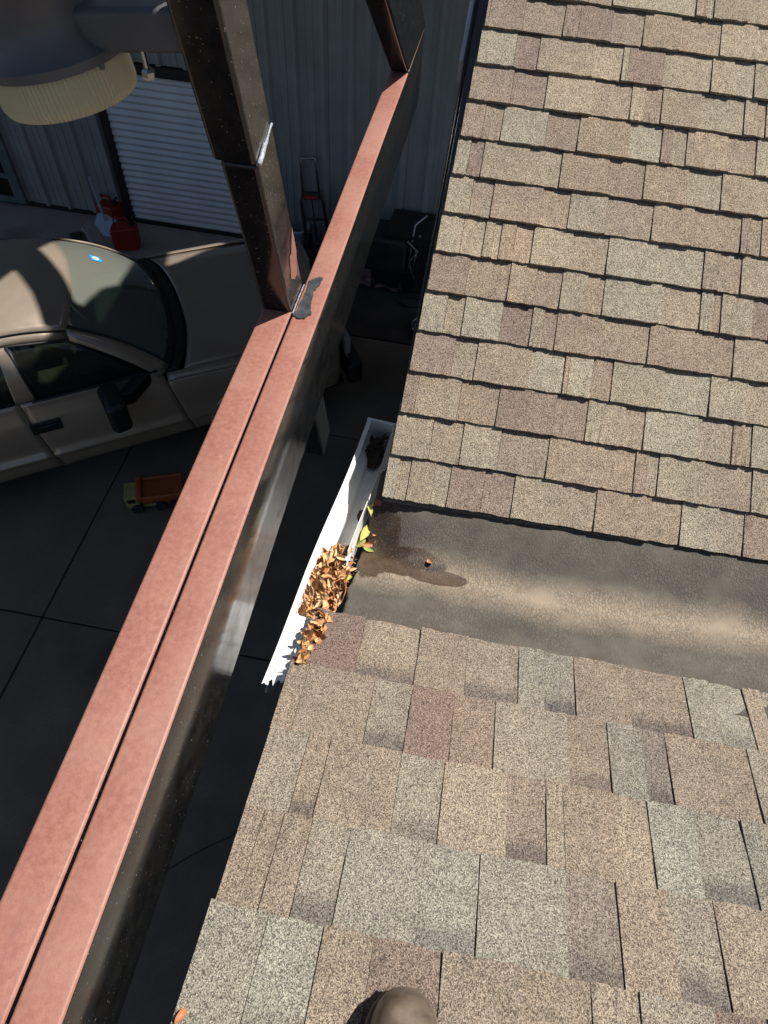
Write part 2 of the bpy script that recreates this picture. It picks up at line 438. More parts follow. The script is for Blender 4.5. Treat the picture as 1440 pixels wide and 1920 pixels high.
MB().hexa([(-9.3, SY - .3, 5.42), (2.9, SY - .3, 5.42), (2.9, SY + 6, 5.42), (-9.3, SY + 6, 5.42), (-9.3, SY - .3, 5.5), (2.9, SY - .3, 5.5), (2.9, SY + 6, 6.0), (-9.3, SY + 6, 6.0)]).build('shed_roof', 'shed', shed)
door = MB().bb((DX0 - .09, SY - .05, .0), (DX0, SY + .03, DZ + .1)).bb((DX1, SY - .05, 0), (DX1 + .1, SY + .03, DZ + .1)).bb((DX0, SY - .05, DZ), (DX1, SY + .03, DZ + .11)).build('roll_up_door', 'frame_dark', shed, bevel=.006)
ns = 22; hs = (DZ - .05) / ns
smb = MB()
def slat_fn(a, b):
    z = b * (hs - .004); return (DX0 + .005 + a * (DX1 - DX0 - .01), -.018 * math.sin(math.pi * min(1, b / .8)) ** .8 if b < .8 else .004, z)
smb.grid(slat_fn, 1, 10)
so0 = smb.build('slat', 'shutter', door, smooth=True)
for k in range(ns):
    s_ = so0 if k == 0 else so0.copy()
    if k: COL.objects.link(s_)
    s_.location = (0, SY, .05 + k * hs)
MB().bb((DX0 + .004, SY - .03, .005), (DX1 - .004, SY, .048)).build('bottom_bar', 'frame_dark', door, bevel=.005)
win = MB()
for x0, x1, z0, z1 in ((-6.24, -6.10, .06, 1.5), (-7.3, -7.2, .06, 1.5), (-7.2, -6.24, 1.4, 1.5), (-7.2, -6.24, .06, .14), (-7.2, -6.24, .40, .46), (-6.62, -6.58, .14, .40)):
    win.bb((x0, SY - .09, z0), (x1, SY - .03, z1))
win = win.build('window', plain('weathered_frame_paint', (.12, .15, .16, 1), .6, .25), shed, bevel=.006)
for x0, x1, z0, z1 in ((-7.2, -6.62, .14, .40), (-6.58, -6.24, .14, .40), (-7.2, -6.24, .46, 1.4)):
    MB().bb((x0, SY - .062, z0), (x1, SY - .056, z1)).build('pane', 'sideglass', win)

# ================================================================== HOUSE with two shingled slopes
house = thing('house', 'house roof of tan and brown shingles, two slopes meeting at a flat grey valley', 'house')
cA = math.sqrt(1 + TA * TA); cB = math.sqrt(1 + TB * TB)
FA = Matrix(((-1, 0, 0), (0, -1 / cA, -TA / cA), (0, -TA / cA, 1 / cA))).to_4x4()      # x, up-slope, normal
FA.translation = V((0, 0, ZC - HA))
_rz = Matrix.Rotation(DPB, 3, 'Z')
FB = (_rz @ Matrix(((1, 0, 0), (0, 1 / cB, -TB / cB), (0, TB / cB, 1 / cB)))).to_4x4()
FB.translation = V((0, 0, ZC - HB))
def rake_b(y): return -.099 + (min(y, 3.2) - .945) * .0447
XR = 2.6
# decks (a hair under the shingles)
YRIDGE = 5.4
def slab(name, y0, y1, xl0, xl1, xr, zf, th=.03):
    z0, z1 = zf(y0), zf(y1)
    return MB().hexa([(xl0, y0, z0 - th), (xr, y0, z0 - th), (xr, y1, z1 - th), (xl1, y1, z1 - th), (xl0, y0, z0), (xr, y0, z0), (xr, y1, z1), (xl1, y1, z1)]).build(name, 'deck', house)
zA = lambda y: ZC - HA + TA * y - .004
zB = lambda y: ZC - HB + TB * y - .004
dA = slab('roof_slope', -3.2, .60, -.192, -.192, XR, zA)
dB = slab('roof_slope', .985, YRIDGE, rake_b(.985) + .012, .05, XR, zB)
slab('back_slope', YRIDGE + .002, YRIDGE + 3.4, .05, .05, XR, lambda y: 2 * zB(YRIDGE) - zB(y))

PAL_B = [(188, 172, 146), (184, 172, 148), (180, 160, 136), (174, 154, 133), (182, 168, 144), (166, 146, 129), (184, 175, 152), (178, 162, 138)]
PAL_A = [(180, 164, 142), (172, 155, 135), (172, 170, 154), (150, 127, 115), (174, 156, 134), (166, 161, 145), (162, 141, 125), (170, 159, 141), (170, 153, 134), (166, 150, 132)]
def tint(pal, k=.66):
    c = srgb(*random.choice(pal)); j = random.uniform(.92, 1.06); g = sum(c[:3]) / 3
    return tuple(min(1, (g + (x - g) * .88) * k * j) for x in c[:3])
def piece_mesh(name, E, raised, seed):
    rnd = random.Random(seed); L = E + .028; th = .0062 if raised else .0030
    sc = E / .143
    nx, ny = 5, 3; mb = MB(); top = []
    u0 = .0090
    for j in range(ny + 1):
        row = []
        for i in range(nx + 1):
            x = i / nx - .5; y = L * j / ny
            if j == 0: y += rnd.uniform(-.0016, .0016)
            xx = x
            z = u0 * (1 - y / L) + th + (rnd.uniform(-.0005, .0007)) + (rnd.uniform(-.0006, .0022) if j == 0 else 0)
            row.append((xx, y, z))
        top.append(row)
    base = len(mb.v)
    for row in top: mb.v += row
    W = nx + 1
    for j in range(ny):
        for i in range(nx):
            p = j * W + i; mb.f.append((p, p + 1, p + W + 1, p + W)); mb.mi.append(0)
    ring = [(0, i) for i in range(nx + 1)] + [(j, nx) for j in range(1, ny + 1)]
    ring = [(j, 0) for j in range(ny, 0, -1)] + ring
    idx = [j * W + i for j, i in ring]; b0 = len(mb.v)
    for j, i in ring:
        x, y, z = top[j][i]; mb.v.append((x, y, max(-.002, u0 * (1 - y / L) - (.0005 if raised else .0005))))
    for a in range(len(ring) - 1):
        mb.f.append((idx[a], b0 + a, b0 + a + 1, idx[a + 1])); mb.mi.append(0)
    me = bpy.data.meshes.new(name); me.from_pydata(mb.v, [], mb.f); me.update(); me.materials.append(M['shingle'])
    return me
EA, EB = .143, .103
MESH = {}
for nm, E in (('A', EA), ('B', EB)):
    MESH[nm, 1] = [piece_mesh('shingle_tab', E, True, 10 + k) for k in range(4)]
    MESH[nm, 0] = [piece_mesh('shingle_tab', E, False, 20 + k) for k in range(4)]
field = {'A': [], 'B': []}
def put_piece(slope, x0, x1, s, raised, col, alpha, single):
    F = FA if slope == 'A' else FB; par = dA if slope == 'A' else dB
    xc = (x0 + x1) / 2; wd = abs(x1 - x0)
    lx = -xc if slope == 'A' else xc
    me = random.choice(MESH[slope, 1 if raised else 0])
    tilt = random.uniform(-.004, .004)
    mw = F @ Matrix.Translation((lx, s, 0)) @ Matrix.Rotation(tilt, 4, 'Z') @ Matrix.Diagonal((wd - .0008, 1, 1, 1))
    if single:
        o = bpy.data.objects.new('shingle', me); COL.objects.link(o); o.parent = par; o.matrix_world = mw
        o.color = (*col, alpha)
    else: field[slope].append((me, mw, col, alpha))
def course(slope, s, edges, x_end, single, pal):
    """edges: x of the shadow lines (left side of every raised tab), ascending"""
    E = EA if slope == 'A' else EB
    for a, b in zip(edges[:-1], edges[1:]):
        wd = b - a
        kk_ = .66 if slope == 'A' else .73; c1 = tint(pal, kk_); c2 = tint(pal, kk_)
        if random.random() < .4: c2 = tuple(.5 * (p + q) for p, q in zip(c1, c2))
        if wd < .055 * (E / .143):
            put_piece(slope, a, b, s, True, c1, 1, single)
        else:
            fr = random.uniform(.42, .66); m = a + wd * fr
            put_piece(slope, a, m, s, True, c1, 1 if random.random() < .9 else .6, single)
            put_piece(slope, m, b, s, False, c2, random.choice((.05, .2, .5, 1)) if slope == 'A' else random.choice((.4, .7, 1)), single)
def rnd_edges(x, xe, E):
    e = [x]
    while e[-1] < xe:
        e.append(e[-1] + random.choice((1.05, 1.3, 1.5, 1.6, 1.7, .45)) * E / .143 * .128 * random.uniform(.9, 1.1) * 1.15)
    return e
# shadow-line positions read off the photograph (x at mid course), nearest course first
ROWS_B = [((777, 890), (851, 905), (970, 925), (1124, 945), (1281, 985)),
          ((875, 830), (1034, 860), (1197, 880), (1240, 890), (1414, 925)),
          ((790, 745), (941, 770), (1106, 800), (1133, 800), (1214, 815), (1378, 840)),
          ((900, 690), (1065, 710), (1074, 710), (1155, 720), (1337, 750)),
          ((877, 610), (1003, 630), (1050, 635), (1224, 650), (1383, 670)),
          ((940, 540), (996, 545), (1143, 565), (1322, 590)),
          ((907, 520), (938, 520), (1000, 530), (1067, 470), (1224, 490), (1391, 510)),
          ((922, 455), (1067, 470), (1224, 490), (1391, 510)),
          ((904, 380), (1052, 395), (1209, 415), (1354, 435)),
          ((943, 305), (1087, 320), (1243, 340), (1290, 345), (1421, 360)),
          ((1027, 240), (1187, 255), (1245, 262), (1400, 282)),
          ((1014, 165), (1172, 180), (1183, 182), (1339, 205)),
          ((924, 80), (1062, 108), (1090, 110), (1211, 128), (1355, 150)),
          ((977, 30), (1042, 40), (1155, 60), (1310, 85))]
ROWS_B[6] = ((907, 520), (938, 522), (998, 530), (1140, 545), (1320, 572), (1392, 575))
ROWS_B[5] = ((960, 560 + 0), (1055, 590), (1135, 600), (1318, 615))
NB = 14
for i in range(21):
    s = 1.063 + i * EB
    y = s / cB; x0 = rake_b(y)
    E_ = [x0]
    single = i < 15
    if i < len(ROWS_B):
        for p in ROWS_B[i]:
            x = on_b(p).x
            if x > E_[-1] + .008: E_.append(x)
    else: E_.append(x0 + random.uniform(.03, .12))
    k = rnd_edges(E_[-1], XR, EB)
    near = [e for e in E_ + k[1:] if e < 1.28]; far = [e for e in E_ + k[1:] if e >= 1.28]
    if far: near.append(far[0])
    course('B', s, near, 0, single, PAL_B)
    course('B', s, far, 0, False, PAL_B)
ROWS_A = [((560, 1265), (781, 1240), (970, 1275), (1076, 1305), (1290, 1345), (1400, 1350)),
          ((558, 1330), (764, 1355), (924, 1400), (1140, 1430), (1250, 1440), (1410, 1475)),
          ((605, 1460), (825, 1515), (1022, 1560), (1055, 1570), (1220, 1600), (1405, 1640)),
          ((510, 1620), (640, 1650), (893, 1710), (1160, 1770), (1350, 1800)),
          ((590, 1830), (822, 1860), (1105, 1900), (1195, 1905), (1430, 1915))]
for j in range(-1, 22):
    s = .499 - j * EA                        # distance down the slope; local up-slope runs the other way
    su = -s
    x0 = -.200 + (random.uniform(-.003, .003))
    if j == -1: x0 = -.19
    E_ = [x0]; single = j < 6
    k = j + 1
    if k < len(ROWS_A):
        for p in ROWS_A[k]:
            x = on_a(p).x
            if x > E_[-1] + .008: E_.append(x)
    else: E_.append(x0 + random.uniform(.03, .12))
    kk = rnd_edges(E_[-1], XR, EA)
    near = [e for e in E_ + kk[1:] if e < .95]; far = [e for e in E_ + kk[1:] if e >= .95]
    if far: near.append(far[0])
    course('A', su, near, 0, single, PAL_A)
    course('A', su, far, 0, False, PAL_A)
for sl_, par in (('A', dA), ('B', dB)):
    vv, ff, cc = [], [], []
    for me, mw, col, al in field[sl_]:
        b = len(vv); vv += [tuple(mw @ v.co) for v in me.vertices]
        for p in me.polygons: ff.append(tuple(b + q for q in p.vertices)); cc += [(*col, 1)] * len(p.vertices)
    me = bpy.data.meshes.new('shingle_field'); me.from_pydata(vv, [], ff); me.update(); me.materials.append(M['shingle_far'])
    ca = me.color_attributes.new('tint', 'FLOAT_COLOR', 'CORNER')
    for q, c in enumerate(cc): ca.data[q].color = c
    o = bpy.data.objects.new('shingle_field', me); COL.objects.link(o); o.parent = par; stuff(o)
# starter strip showing under the lowest course of the far slope
mb = MB()
for k in range(14):
    a = k / 14 * 1.9 - .096; b = a + 1.9 / 14 + .001
    j1 = -.007 + random.uniform(-.0012, .0012)
    P = [FB @ V((a, 1.063 + j1, -.004)), FB @ V((b, 1.063 + j1, -.004)), FB @ V((b, 1.11, -.004)), FB @ V((a, 1.11, -.004)),
         FB @ V((a, 1.063 + j1, .0035)), FB @ V((b, 1.063 + j1, .0035)), FB @ V((b, 1.11, .0035)), FB @ V((a, 1.11, .0035))]
    mb.hexa(P)
st = mb.build('starter_strip', 'shingle', dB); st.color = (.2, .17, .14, 1)
# valley membrane
def memz(x, y):
    ya, yb = .60, .945
    za = ZC - HA + TA * .61 - .004; zb = ZC - HB + TB * .945 - .010
    if y < ya: z = ZC - HA + TA * y - .003
    elif y > yb: z = ZC - HB + TB * y - .0085
    else:
        t = (y - ya) / (yb - ya)
        lin = za + (zb - za) * t
        z = lin - .042 * (math.sin(math.pi * min(1, t * .98 + .01)) ** 1.4)
        # steeper upstand against the far slope
        z -= .018 * math.exp(-((t - .66) / .2) ** 2)
    dx = max(0, x + .14)
    z += .012 * min(1.5, dx)                                  # falls gently to the outlet
    hole = math.exp(-((x + .135) / .075) ** 2 - ((y - .875) / .062) ** 2)
    z -= .045 * hole
    z += .0016 * math.sin(x * 21 + y * 9) * math.sin(y * 31 - x * 5)
    return z
def memfn(a, b):
    y = .555 + b * .445
    xl = -.139 + .012 * max(0, (y - .62) / .3) + .0035 * math.sin(y * 60) + .002 * math.sin(y * 141)
    if y < .61: xl = -.15
    x = xl + (a ** 1.6) * (XR - xl)
    z = memz(x, y)
    if a == 0: z -= .012
    return (x, y, z)
mem = MB().grid(memfn, 110, 44, flip=True).build('valley_membrane', 'membrane', house, smooth=True, solid=.003)
# walls, rake boards and fascia
MB().bb((.10, -3.0, 0), (.25, .70, ZC - 1.34)).bb((.10, .70, 0), (.25, 6.4, ZC - 1.42)).build('wall', 'stucco', house)
for (yA, yB) in ((-3.2, .56),):
    za, zb = ZC - HA + TA * yA, ZC - HA + TA * yB
    MB().hexa([(-.186, yA, za - .17), (-.150, yA, za - .17), (-.150, yB, zb - .12), (-.186, yB, zb - .12), (-.186, yA, za - .036), (-.150, yA, za - .036), (-.150, yB, zb - .036), (-.186, yB, zb - .036)]).build('rake_board', 'fascia', house)
def rb(yA, yB, xa, xb, top, bot, name, mat):
    za, zb = ZC - HB + TB * yA, ZC - HB + TB * yB
    return MB().hexa([(xa, yA, za - bot), (xb, yA, za - bot), (xb, yB, zb - bot), (xa, yB, zb - bot), (xa, yA, za - top), (xb, yA, za - top), (xb, yB, zb - top), (xa, yB, zb - top)]).build(name, mat, house, bevel=.004)
rb(1.30, 3.12, -.100, .02, .040, .19, 'rake_board', 'fascia')
rb(1.30, 3.12, -.112, -.102, .10, .18, 'rake_trim', 'fascia')
rb(2.10, 3.12, -.128, -.114, .13, .19, 'white_trim', 'white')
MB().hexa([(-.15, -3, ZC - .40), (.1, -3, ZC - .40), (.1, .55, ZC - 1.42), (-.15, .55, ZC - 1.42), (-.15, -3, ZC - .38), (.1, -3, ZC - .38), (.1, .55, ZC - 1.40), (-.15, .55, ZC - 1.40)]).build('soffit', 'soffit', house)

# ================================================================== GUTTER
gut = thing('rain_gutter', 'white metal rain gutter with a torn jagged end at the roof valley', 'gutter')
G0 = V((-.2565, .450, ZC - 1.272)); G1 = V((-.1965, 1.228, ZC - 1.342))
gd = (G1 - G0).normalized(); ga = V((gd.y, -gd.x, 0)).normalized(); gl = (G1 - G0).length
def G(a, l, z): return G0 + gd * l + ga * a + V((0, 0, z))
prof = [(.011, -.009), (.011, .0), (.0, .0015), (-.001, -.012), (.006, -.040), (.024, -.062), (.027, -.088), (.074, -.090), (.076, -.03), (.076, .016)]
rnd = random.Random(3)
jag = [.004, .0, -.002, .018, -.004, .022, .004, .012, .03, .05]
def gutfn(a, b):
    k = b * (len(prof) - 1); i = min(int(k), len(prof) - 2); t = k - i
    pa = prof[i][0] * (1 - t) + prof[i + 1][0] * t; pz = prof[i][1] * (1 - t) + prof[i + 1][1] * t
    l = a * gl
    if a == 0: l += jag[i] * (1 - t) + jag[i + 1] * t + (rnd.uniform(-.006, .01) if t > .1 else 0)
    w = .0022 * math.sin(a * 9 + 1) * (1 if pz > -.02 else 0)
    if i >= 8 and l < .34: pz = min(pz, -.03)
    return G(pa + w, l, pz)
MB().grid(gutfn, 48, 27).build('trough', 'gutter', gut, smooth=False, solid=.0012)
# flat apron between the rim and the shingle edge at the torn end
JA = [.0, .003, .016, -.002, .020, .004, .010, .016, .024]
def apron(a, b):
    l = .165 * a + (JA[round(b * 8)] if a == 0 else 0)
    p = G(.003, l, .0012); x2 = -.196 + .012 * a
    q = V((x2, p.y - .005, max(p.z - .004, ZC - HA + TA * p.y - .010 if p.y < .62 else 0)))
    return p.lerp(q, b) - V((0, 0, .006 * math.sin(math.pi * b)))
MB().grid(apron, 16, 8, flip=True).build('apron', 'gutter_white', gut, solid=.001)
# end cap, raised a touch above the rim
MB().hexa([G(-.002, gl, -.09), G(.092, gl, -.09), G(.092, gl + .008, -.09), G(-.002, gl + .008, -.09), G(-.002, gl, .006), G(.092, gl, .006), G(.092, gl + .008, .006), G(-.002, gl + .008, .006)]).build('end_cap', 'gutter_white', gut, bevel=.002)
MB().hexa([G(.078, .50, -.06), G(.0795, .50, -.06), G(.0795, gl - .03, -.06), G(.078, gl - .03, -.06), G(.078, .50, .020), G(.0795, .50, .020), G(.0795, gl - .03, .026), G(.078, gl - .03, .026)]).build('back_flange', 'gutter_white', gut)
# silt film on the trough floor
def silt(a, b): l = .12 + a * .50; return G(.029 + b * .044, l, -.0885 + .008 * math.exp(-((b - .9) / .35) ** 2) * (.4 + .6 * math.sin(a * 3.1)))
MB().grid(silt, 20, 6, flip=True).build('silt_film', 'gutter', gut, smooth=True)
# clump of wet debris by the end cap and one by the outlet
def clump(name, c, r, seed):
    rd = random.Random(seed); mb = MB(); n = 10
    for j in range(5):
        for i in range(n):
            t = 2 * math.pi * i / n; q = math.cos(j / 4 * 1.5) * rd.uniform(.75, 1.15)
            mb.v.append((c.x + ga.x * 0 + math.cos(t) * r[0] * q, c.y + math.sin(t) * r[1] * q, c.z + r[2] * math.sin(j / 4 * 1.5) * rd.uniform(.7, 1.2)))
    for j in range(4):
        for i in range(n): mb.f.append((j * n + i, j * n + (i + 1) % n, j * n + n + (i + 1) % n, j * n + n + i)); mb.mi.append(0)
    mb.f.append(tuple(4 * n + i for i in range(n))); mb.mi.append(0)
    return tag(mb.build(name, 'dirt', smooth=True), '', '')
tag(clump('debris_clump', G(.035, gl - .055, -.075), (.03, .045, .04), 2), 'dark wet clump of rotted leaves at the closed end of the gutter', 'debris')
tag(clump('debris_clump', G(.062, .52, -.086), (.014, .03, .008), 5), 'flat dark patch of silt in the gutter beside the membrane outlet', 'debris')

# ================================================================== LEAVES
M['leafdark'] = plain('rotten_leaf', (.05, .035, .02, 1), .7, .5, 80)
def leaf_mesh(seed, L=.04, W=.015, curl=1.0):
    rd = random.Random(seed); mb = MB(); nu, nv = 7, 4
    b1 = rd.uniform(-2.2, 2.6) * curl; b2 = rd.uniform(1.0, 3.4) * curl; tw = rd.uniform(-1.2, 1.2) * curl
    def fn(a, b):
        t = a - .5; wd = W * (math.sin(math.pi * min(1, a * .97 + .03)) ** .7) * (1 + .12 * rd.uniform(-1, 1)); c = (b - .5) * 2
        R = L / max(.3, abs(b1)); ang = t * b1
        x = R * math.sin(ang) * (1 if b1 else 0); z = R * (1 - math.cos(ang)) * (1 if b1 > 0 else -1)
        phi = c * b2 * .5; r2 = wd / max(.4, b2)
        y = r2 * 2 * math.sin(phi) / 1.0 * .5; zz = r2 * (1 - math.cos(phi))
        ca, sa = math.cos(tw * t), math.sin(tw * t)
        return (x, y * ca - zz * sa, z + y * sa + zz * ca)
    mb.grid(fn, nu, nv)
    mb.tube([(L * -.5, 0, 0), (L * -.62, .001, .002), (L * -.8, .003, .003)], .0006, 4)
    me = bpy.data.meshes.new('leaf'); me.from_pydata(mb.v, [], mb.f); me.update()
    me.polygons.foreach_set('use_smooth', [True] * len(me.polygons))
    return me
LM = {}
for nm in ('leaf', 'leaf2'):
    LM[nm] = []
    for k in range(9):
        me = leaf_mesh(k + (40 if nm == 'leaf2' else 0), L=random.uniform(.030, .048), W=random.uniform(.016, .028)); me.materials.append(M[nm]); LM[nm].append(me)
path = [(556, 1252, 9), (570, 1222, 20), (585, 1190, 26), (596, 1150, 33), (606, 1110, 37), (618, 1075, 36), (628, 1045, 28), (638, 1025, 20)]
nl = 290
def mound(a, b):
    t = a * (len(path) - 1); i = min(int(t), len(path) - 2); u = t - i
    q = [path[i][k] * (1 - u) + path[i + 1][k] * u for k in range(3)]
    o = (b - .5) * 2
    return at_z((q[0] + o * q[2] * .95, q[1] + 4 * math.sin(a * 40 + b * 9)), ZC - 1.272 - .042 * a - .045 + .016 * (1 - o * o) + .004 * math.sin(a * 70) * math.cos(b * 17))
tag(stuff(MB().grid(mound, 40, 10).build('leaf_litter', 'leaf2', smooth=True)), 'crumbled brown leaf litter under the dry leaf heap in the gutter', 'leaf litter')
for q in range(nl):
    t = (q + random.random()) / nl * (len(path) - 1); i = min(int(t), len(path) - 2); u = t - i
    px = path[i][0] * (1 - u) + path[i + 1][0] * u; py = path[i][1] * (1 - u) + path[i + 1][1] * u; wd = path[i][2] * (1 - u) + path[i + 1][2] * u
    off = random.uniform(-1, 1)
    lay = random.choice((0, 0, 1, 1, 2))
    hz = ZC - 1.272 - .042 * t / 7 - .038 + lay * .011 + .012 * (1 - abs(off)) + (.010 if off > .2 else 0)
    P = at_z((px + off * wd, py), hz)
    pa_ = on_a((px + off * wd, py))
    if pa_.x > -.194 and pa_.y < .61: P = pa_ + V((0, 0, .013 + lay * .005))
    nm = 'leaf2' if (lay == 0 or random.random() < .25) else 'leaf'
    o = bpy.data.objects.new('dry_leaf', random.choice(LM[nm])); COL.objects.link(o)
    o.location = P; o.rotation_euler = (random.gauss(0, .75), random.gauss(0, .7), random.uniform(0, 6.28))
    s_ = random.choice((.35, .45, .6, .7, .85, 1.0)) * random.uniform(.9, 1.1) * (.75 if wd < 22 else 1); o.scale = (s_, s_, s_)
    sec = ('at the narrow lower tip of the heap', 'in the lower half of the heap', 'in the upper half of the heap', 'at the upper end of the heap')[min(3, int(t / (len(path) - 1) * 4))]
    tag(o, ('brown' if nm == 'leaf2' else 'tan') + ' curled dry leaf ' + sec + ' in the white gutter', 'leaf', ('brown' if nm == 'leaf2' else 'tan') + ' dry leaves ' + sec)
for q, (pa, pb) in enumerate((((625, 1082), (662, 1068)), ((577, 1150), (572, 1120)), ((590, 1205), (612, 1176)), ((600, 1120), (640, 1085)), ((640, 1130), (655, 1075)))):
    A_, B_ = at_z(pa, ZC - 1.286), at_z(pb, ZC - 1.282)
    tag(MB().tube([A_, A_.lerp(B_, .35) + V((.003, 0, .006)), A_.lerp(B_, .7) + V((-.002, 0, .007)), B_ + V((0, 0, .003))], [.0011, .001, .0009, .0005], 5).build('twig', 'leaf2', smooth=True),
        'thin pale twig ' + ('poking out of the dry heap towards the membrane', 'curling out of the heap over the white gutter lip', 'near the lower tip of the leaf heap', 'lying across the middle of the leaf heap', 'along the membrane side of the leaf heap')[q], 'twig')
def one_leaf(p, z, L, W, mat, rot, label, seed, curl=.6, name='leaf'):
    me = leaf_mesh(seed, L, W, curl); me.materials.append(M[mat])
    o = bpy.data.objects.new(name, me); COL.objects.link(o); o.location = at_z(p, z) if not callable(z) else z(p)
    o.rotation_euler = rot; return tag(o, label, 'leaf')
for q in range(12):
    me = leaf_mesh(200 + q, .045, .02, .8); me.materials.append(M['leafdark'])
    o = bpy.data.objects.new('rotten_leaf', me); COL.objects.link(o)
    o.location = G(random.uniform(.025, .06), gl - random.uniform(.015, .10), random.uniform(-.065, -.025)); o.rotation_euler = (random.gauss(0, .7), random.gauss(0, .7), random.uniform(0, 6.28))
    tag(o, 'dark rotten leaf packed into the closed far end of the gutter', 'leaf', 'rotten leaves in the gutter end')
def mem_at(p, up=.006):
    z = ZC - 1.3
    for _ in range(8): q = at_z(p, z); z = memz(q.x, q.y) + up
    return at_z(p, z)
Pm = lambda up: (lambda p: mem_at(p, up))
one_leaf((685, 998), Pm(.014), .055, .022, 'leafgreen', (.5, .1, 1.35), 'long yellow-green leaf lying at the membrane outlet, largest of the green leaves', 71, .5)
one_leaf((694, 955), Pm(.016), .035, .014, 'leafgreen', (.3, .2, 1.9), 'small green leaf uppermost at the outlet below the shingle corner', 72, .5)
one_leaf((675, 1018), Pm(.010), .030, .020, 'leafgreen', (.2, -.3, .6), 'rounded yellow-green leaf at the gutter edge beside the dry heap', 73, .5)
one_leaf((691, 1031), Pm(.008), .028, .010, 'leafgreen', (.1, .1, -.2), 'thin green leaf lying flat at the front of the wet stain', 74, .5)
one_leaf((703, 1004), Pm(.008), .036, .016, 'leafred', (.2, .2, 1.8), 'upright rust-coloured leaf on the wet stain next to the green leaves', 75, .8)
one_leaf((690, 1022), Pm(.008), .034, .018, 'leafred', (.4, .1, .3), 'pinkish brown leaf beside the thin green leaf at the outlet', 76, .8)
one_leaf((805, 1056), Pm(.007), .022, .014, 'leafred', (.3, .4, 2.2), 'single rust-coloured curled leaf alone on the grey valley membrane', 77, 1.1)
one_leaf((708, 944), Pm(.010), .024, .018, 'leafred', (.3, .2, .9), 'rusty leaf fragment tucked beneath the lower corner of the far shingles', 78, .8)
one_leaf((344, 1903), (lambda p: on_a(p) + V((0, 0, .016))), .022, .012, 'leafred', (.3, .4, 1.2), 'small brown leaf at the very edge of the near shingles', 79, 1.0)
one_leaf((655, 1083), (lambda p: at_z(p, ZC - 1.285)), .022, .010, 'leafgreen', (.3, .4, 1.2), 'tiny yellowish leaf on the side of the dry leaf heap by the membrane', 80, 1.0)
one_leaf((651, 1048), (lambda p: at_z(p, ZC - 1.29)), .032, .013, 'bluewhite', (.5, .3, 1.5), 'pale grey bleached leaf between the dry heap and the membrane', 81, .6)

# ================================================================== STEEL TRUSS
truss = thing('steel_truss', 'steel truss beam with red primer top and glossy black sides beside the roof edge', 'truss')
BT = ZC - .79
def tubeY(name, x0, x1, y0, y1, z0, z1, mats, bev=.006, red_top=True):
    mb = MB().bb((x0, y0, z0), (x1, y1, z1))
    if red_top: mb.mi[1] = 1                        # top face keeps its primer
    o = mb.build(name, mats, truss, bevel=bev, seg=3); 
    return o
XL0, XL1, XR0, XR1 = -.3475, -.2952, -.2940, -.2462
def chord(name, x0, x1, y0, y1, z0, z1, lip):
    """box section with a rounded shoulder whose primer runs over the shoulder as far as lip"""
    r = .0042; mb = MB(); n = 90
    prof = [(x0, z0 + r, 0), (x0, z1 - r, 0)]
    for k in range(1, 4): a = math.pi / 2 * k / 4; prof.append((x0 + r - r * math.cos(a), z1 - r + r * math.sin(a), 1))
    prof += [(x0 + r, z1, 1), (x1 - r, z1, 1)]
    for k in range(1, 4): a = math.pi / 2 * k / 4; prof.append((x1 - r + r * math.sin(a), z1 - r + r * math.cos(a), 1 if k <= lip else 0))
    prof += [(x1, z1 - r, 0), (x1, z0 + r, 0), (x1 - r, z0, 0), (x0 + r, z0, 0)]
    m = len(prof)
    for j in range(n + 1):
        y = y0 + (y1 - y0) * j / n
        wob = .0006 * math.sin(y * 7) 
        for (x, z, c) in prof: mb.v.append((x + wob, y, z))
    for j in range(n):
        for k in range(m):
            a = j * m + k; b = j * m + (k + 1) % m
            mb.f.append((a, b, b + m, a + m))
            kk = (k + 1) % m
            mb.mi.append(1 if (prof[k][2] and prof[kk][2]) or (prof[k][2] == 1 and k == 5) else 0)
    mb.f.append(tuple(range(m))[::-1]); mb.mi.append(0); mb.f.append(tuple(n * m + k for k in range(m))); mb.mi.append(0)
    # recompute winding outward
    o = mb.build(name, ['black', 'red'], truss, smooth=False)
    import bmesh
    bm = bmesh.new(); bm.from_mesh(o.data); bmesh.ops.recalc_face_normals(bm, faces=bm.faces); bm.to_mesh(o.data); bm.free()
    for p in o.data.polygons: p.use_smooth = abs(p.normal.y) < .5
    o.data.set_sharp_from_angle(angle=math.radians(50)) if hasattr(o.data, 'set_sharp_from_angle') else None
    return o
chord('chord_tube', XL0, XL1, -3.5, .95, BT - .203, BT + .004, 3)
chord('chord_tube', XR0, XR1, -3.5, 2.25, BT - .203, BT - .0005, 3)
# web member: leans towards the camera and passes down behind the right-hand tube
ld = V((0, -.1635, .519)).normalized(); wn_ = V((0, ld.z, -ld.y))      # along, and across (towards +y)
wb = V((0, .9415, BT))
def web_box(name, x0, x1, t0, t1, wid, mats, off=0.0, bev=.006):
    P = []
    for t in (t0, t1):
        c = wb + ld * t
        for x, n in ((x0, 0), (x1, 0), (x1, wid), (x0, wid)): q = c + wn_ * (n + off); P.append((x, q.y, q.z))
    return MB().hexa(P).build(name, mats, truss, bevel=bev, seg=3)
web_box('web', XL0, XL1, -.65, .3275, .080, 'black')
web_box('web', XL0 - .008, XL1 - .0015, .3285, 1.6, .082, 'black', -.001)
c = wb + ld * .328
bead = [(XL1 + .0005, (c + wn_ * n).y, (c + wn_ * n).z + 0) for n in (.004, .012, .02, .028, .036, .044, .052, .06, .068, .076)]
MB().tube([(p[0], p[1], p[2] + random.uniform(-.0012, .0012)) for p in bead], [.0036 - .0022 * k / 9 + random.uniform(-.0008, .0008) for k in range(10)], 7).build('weld_bead', 'weld', truss, smooth=True)
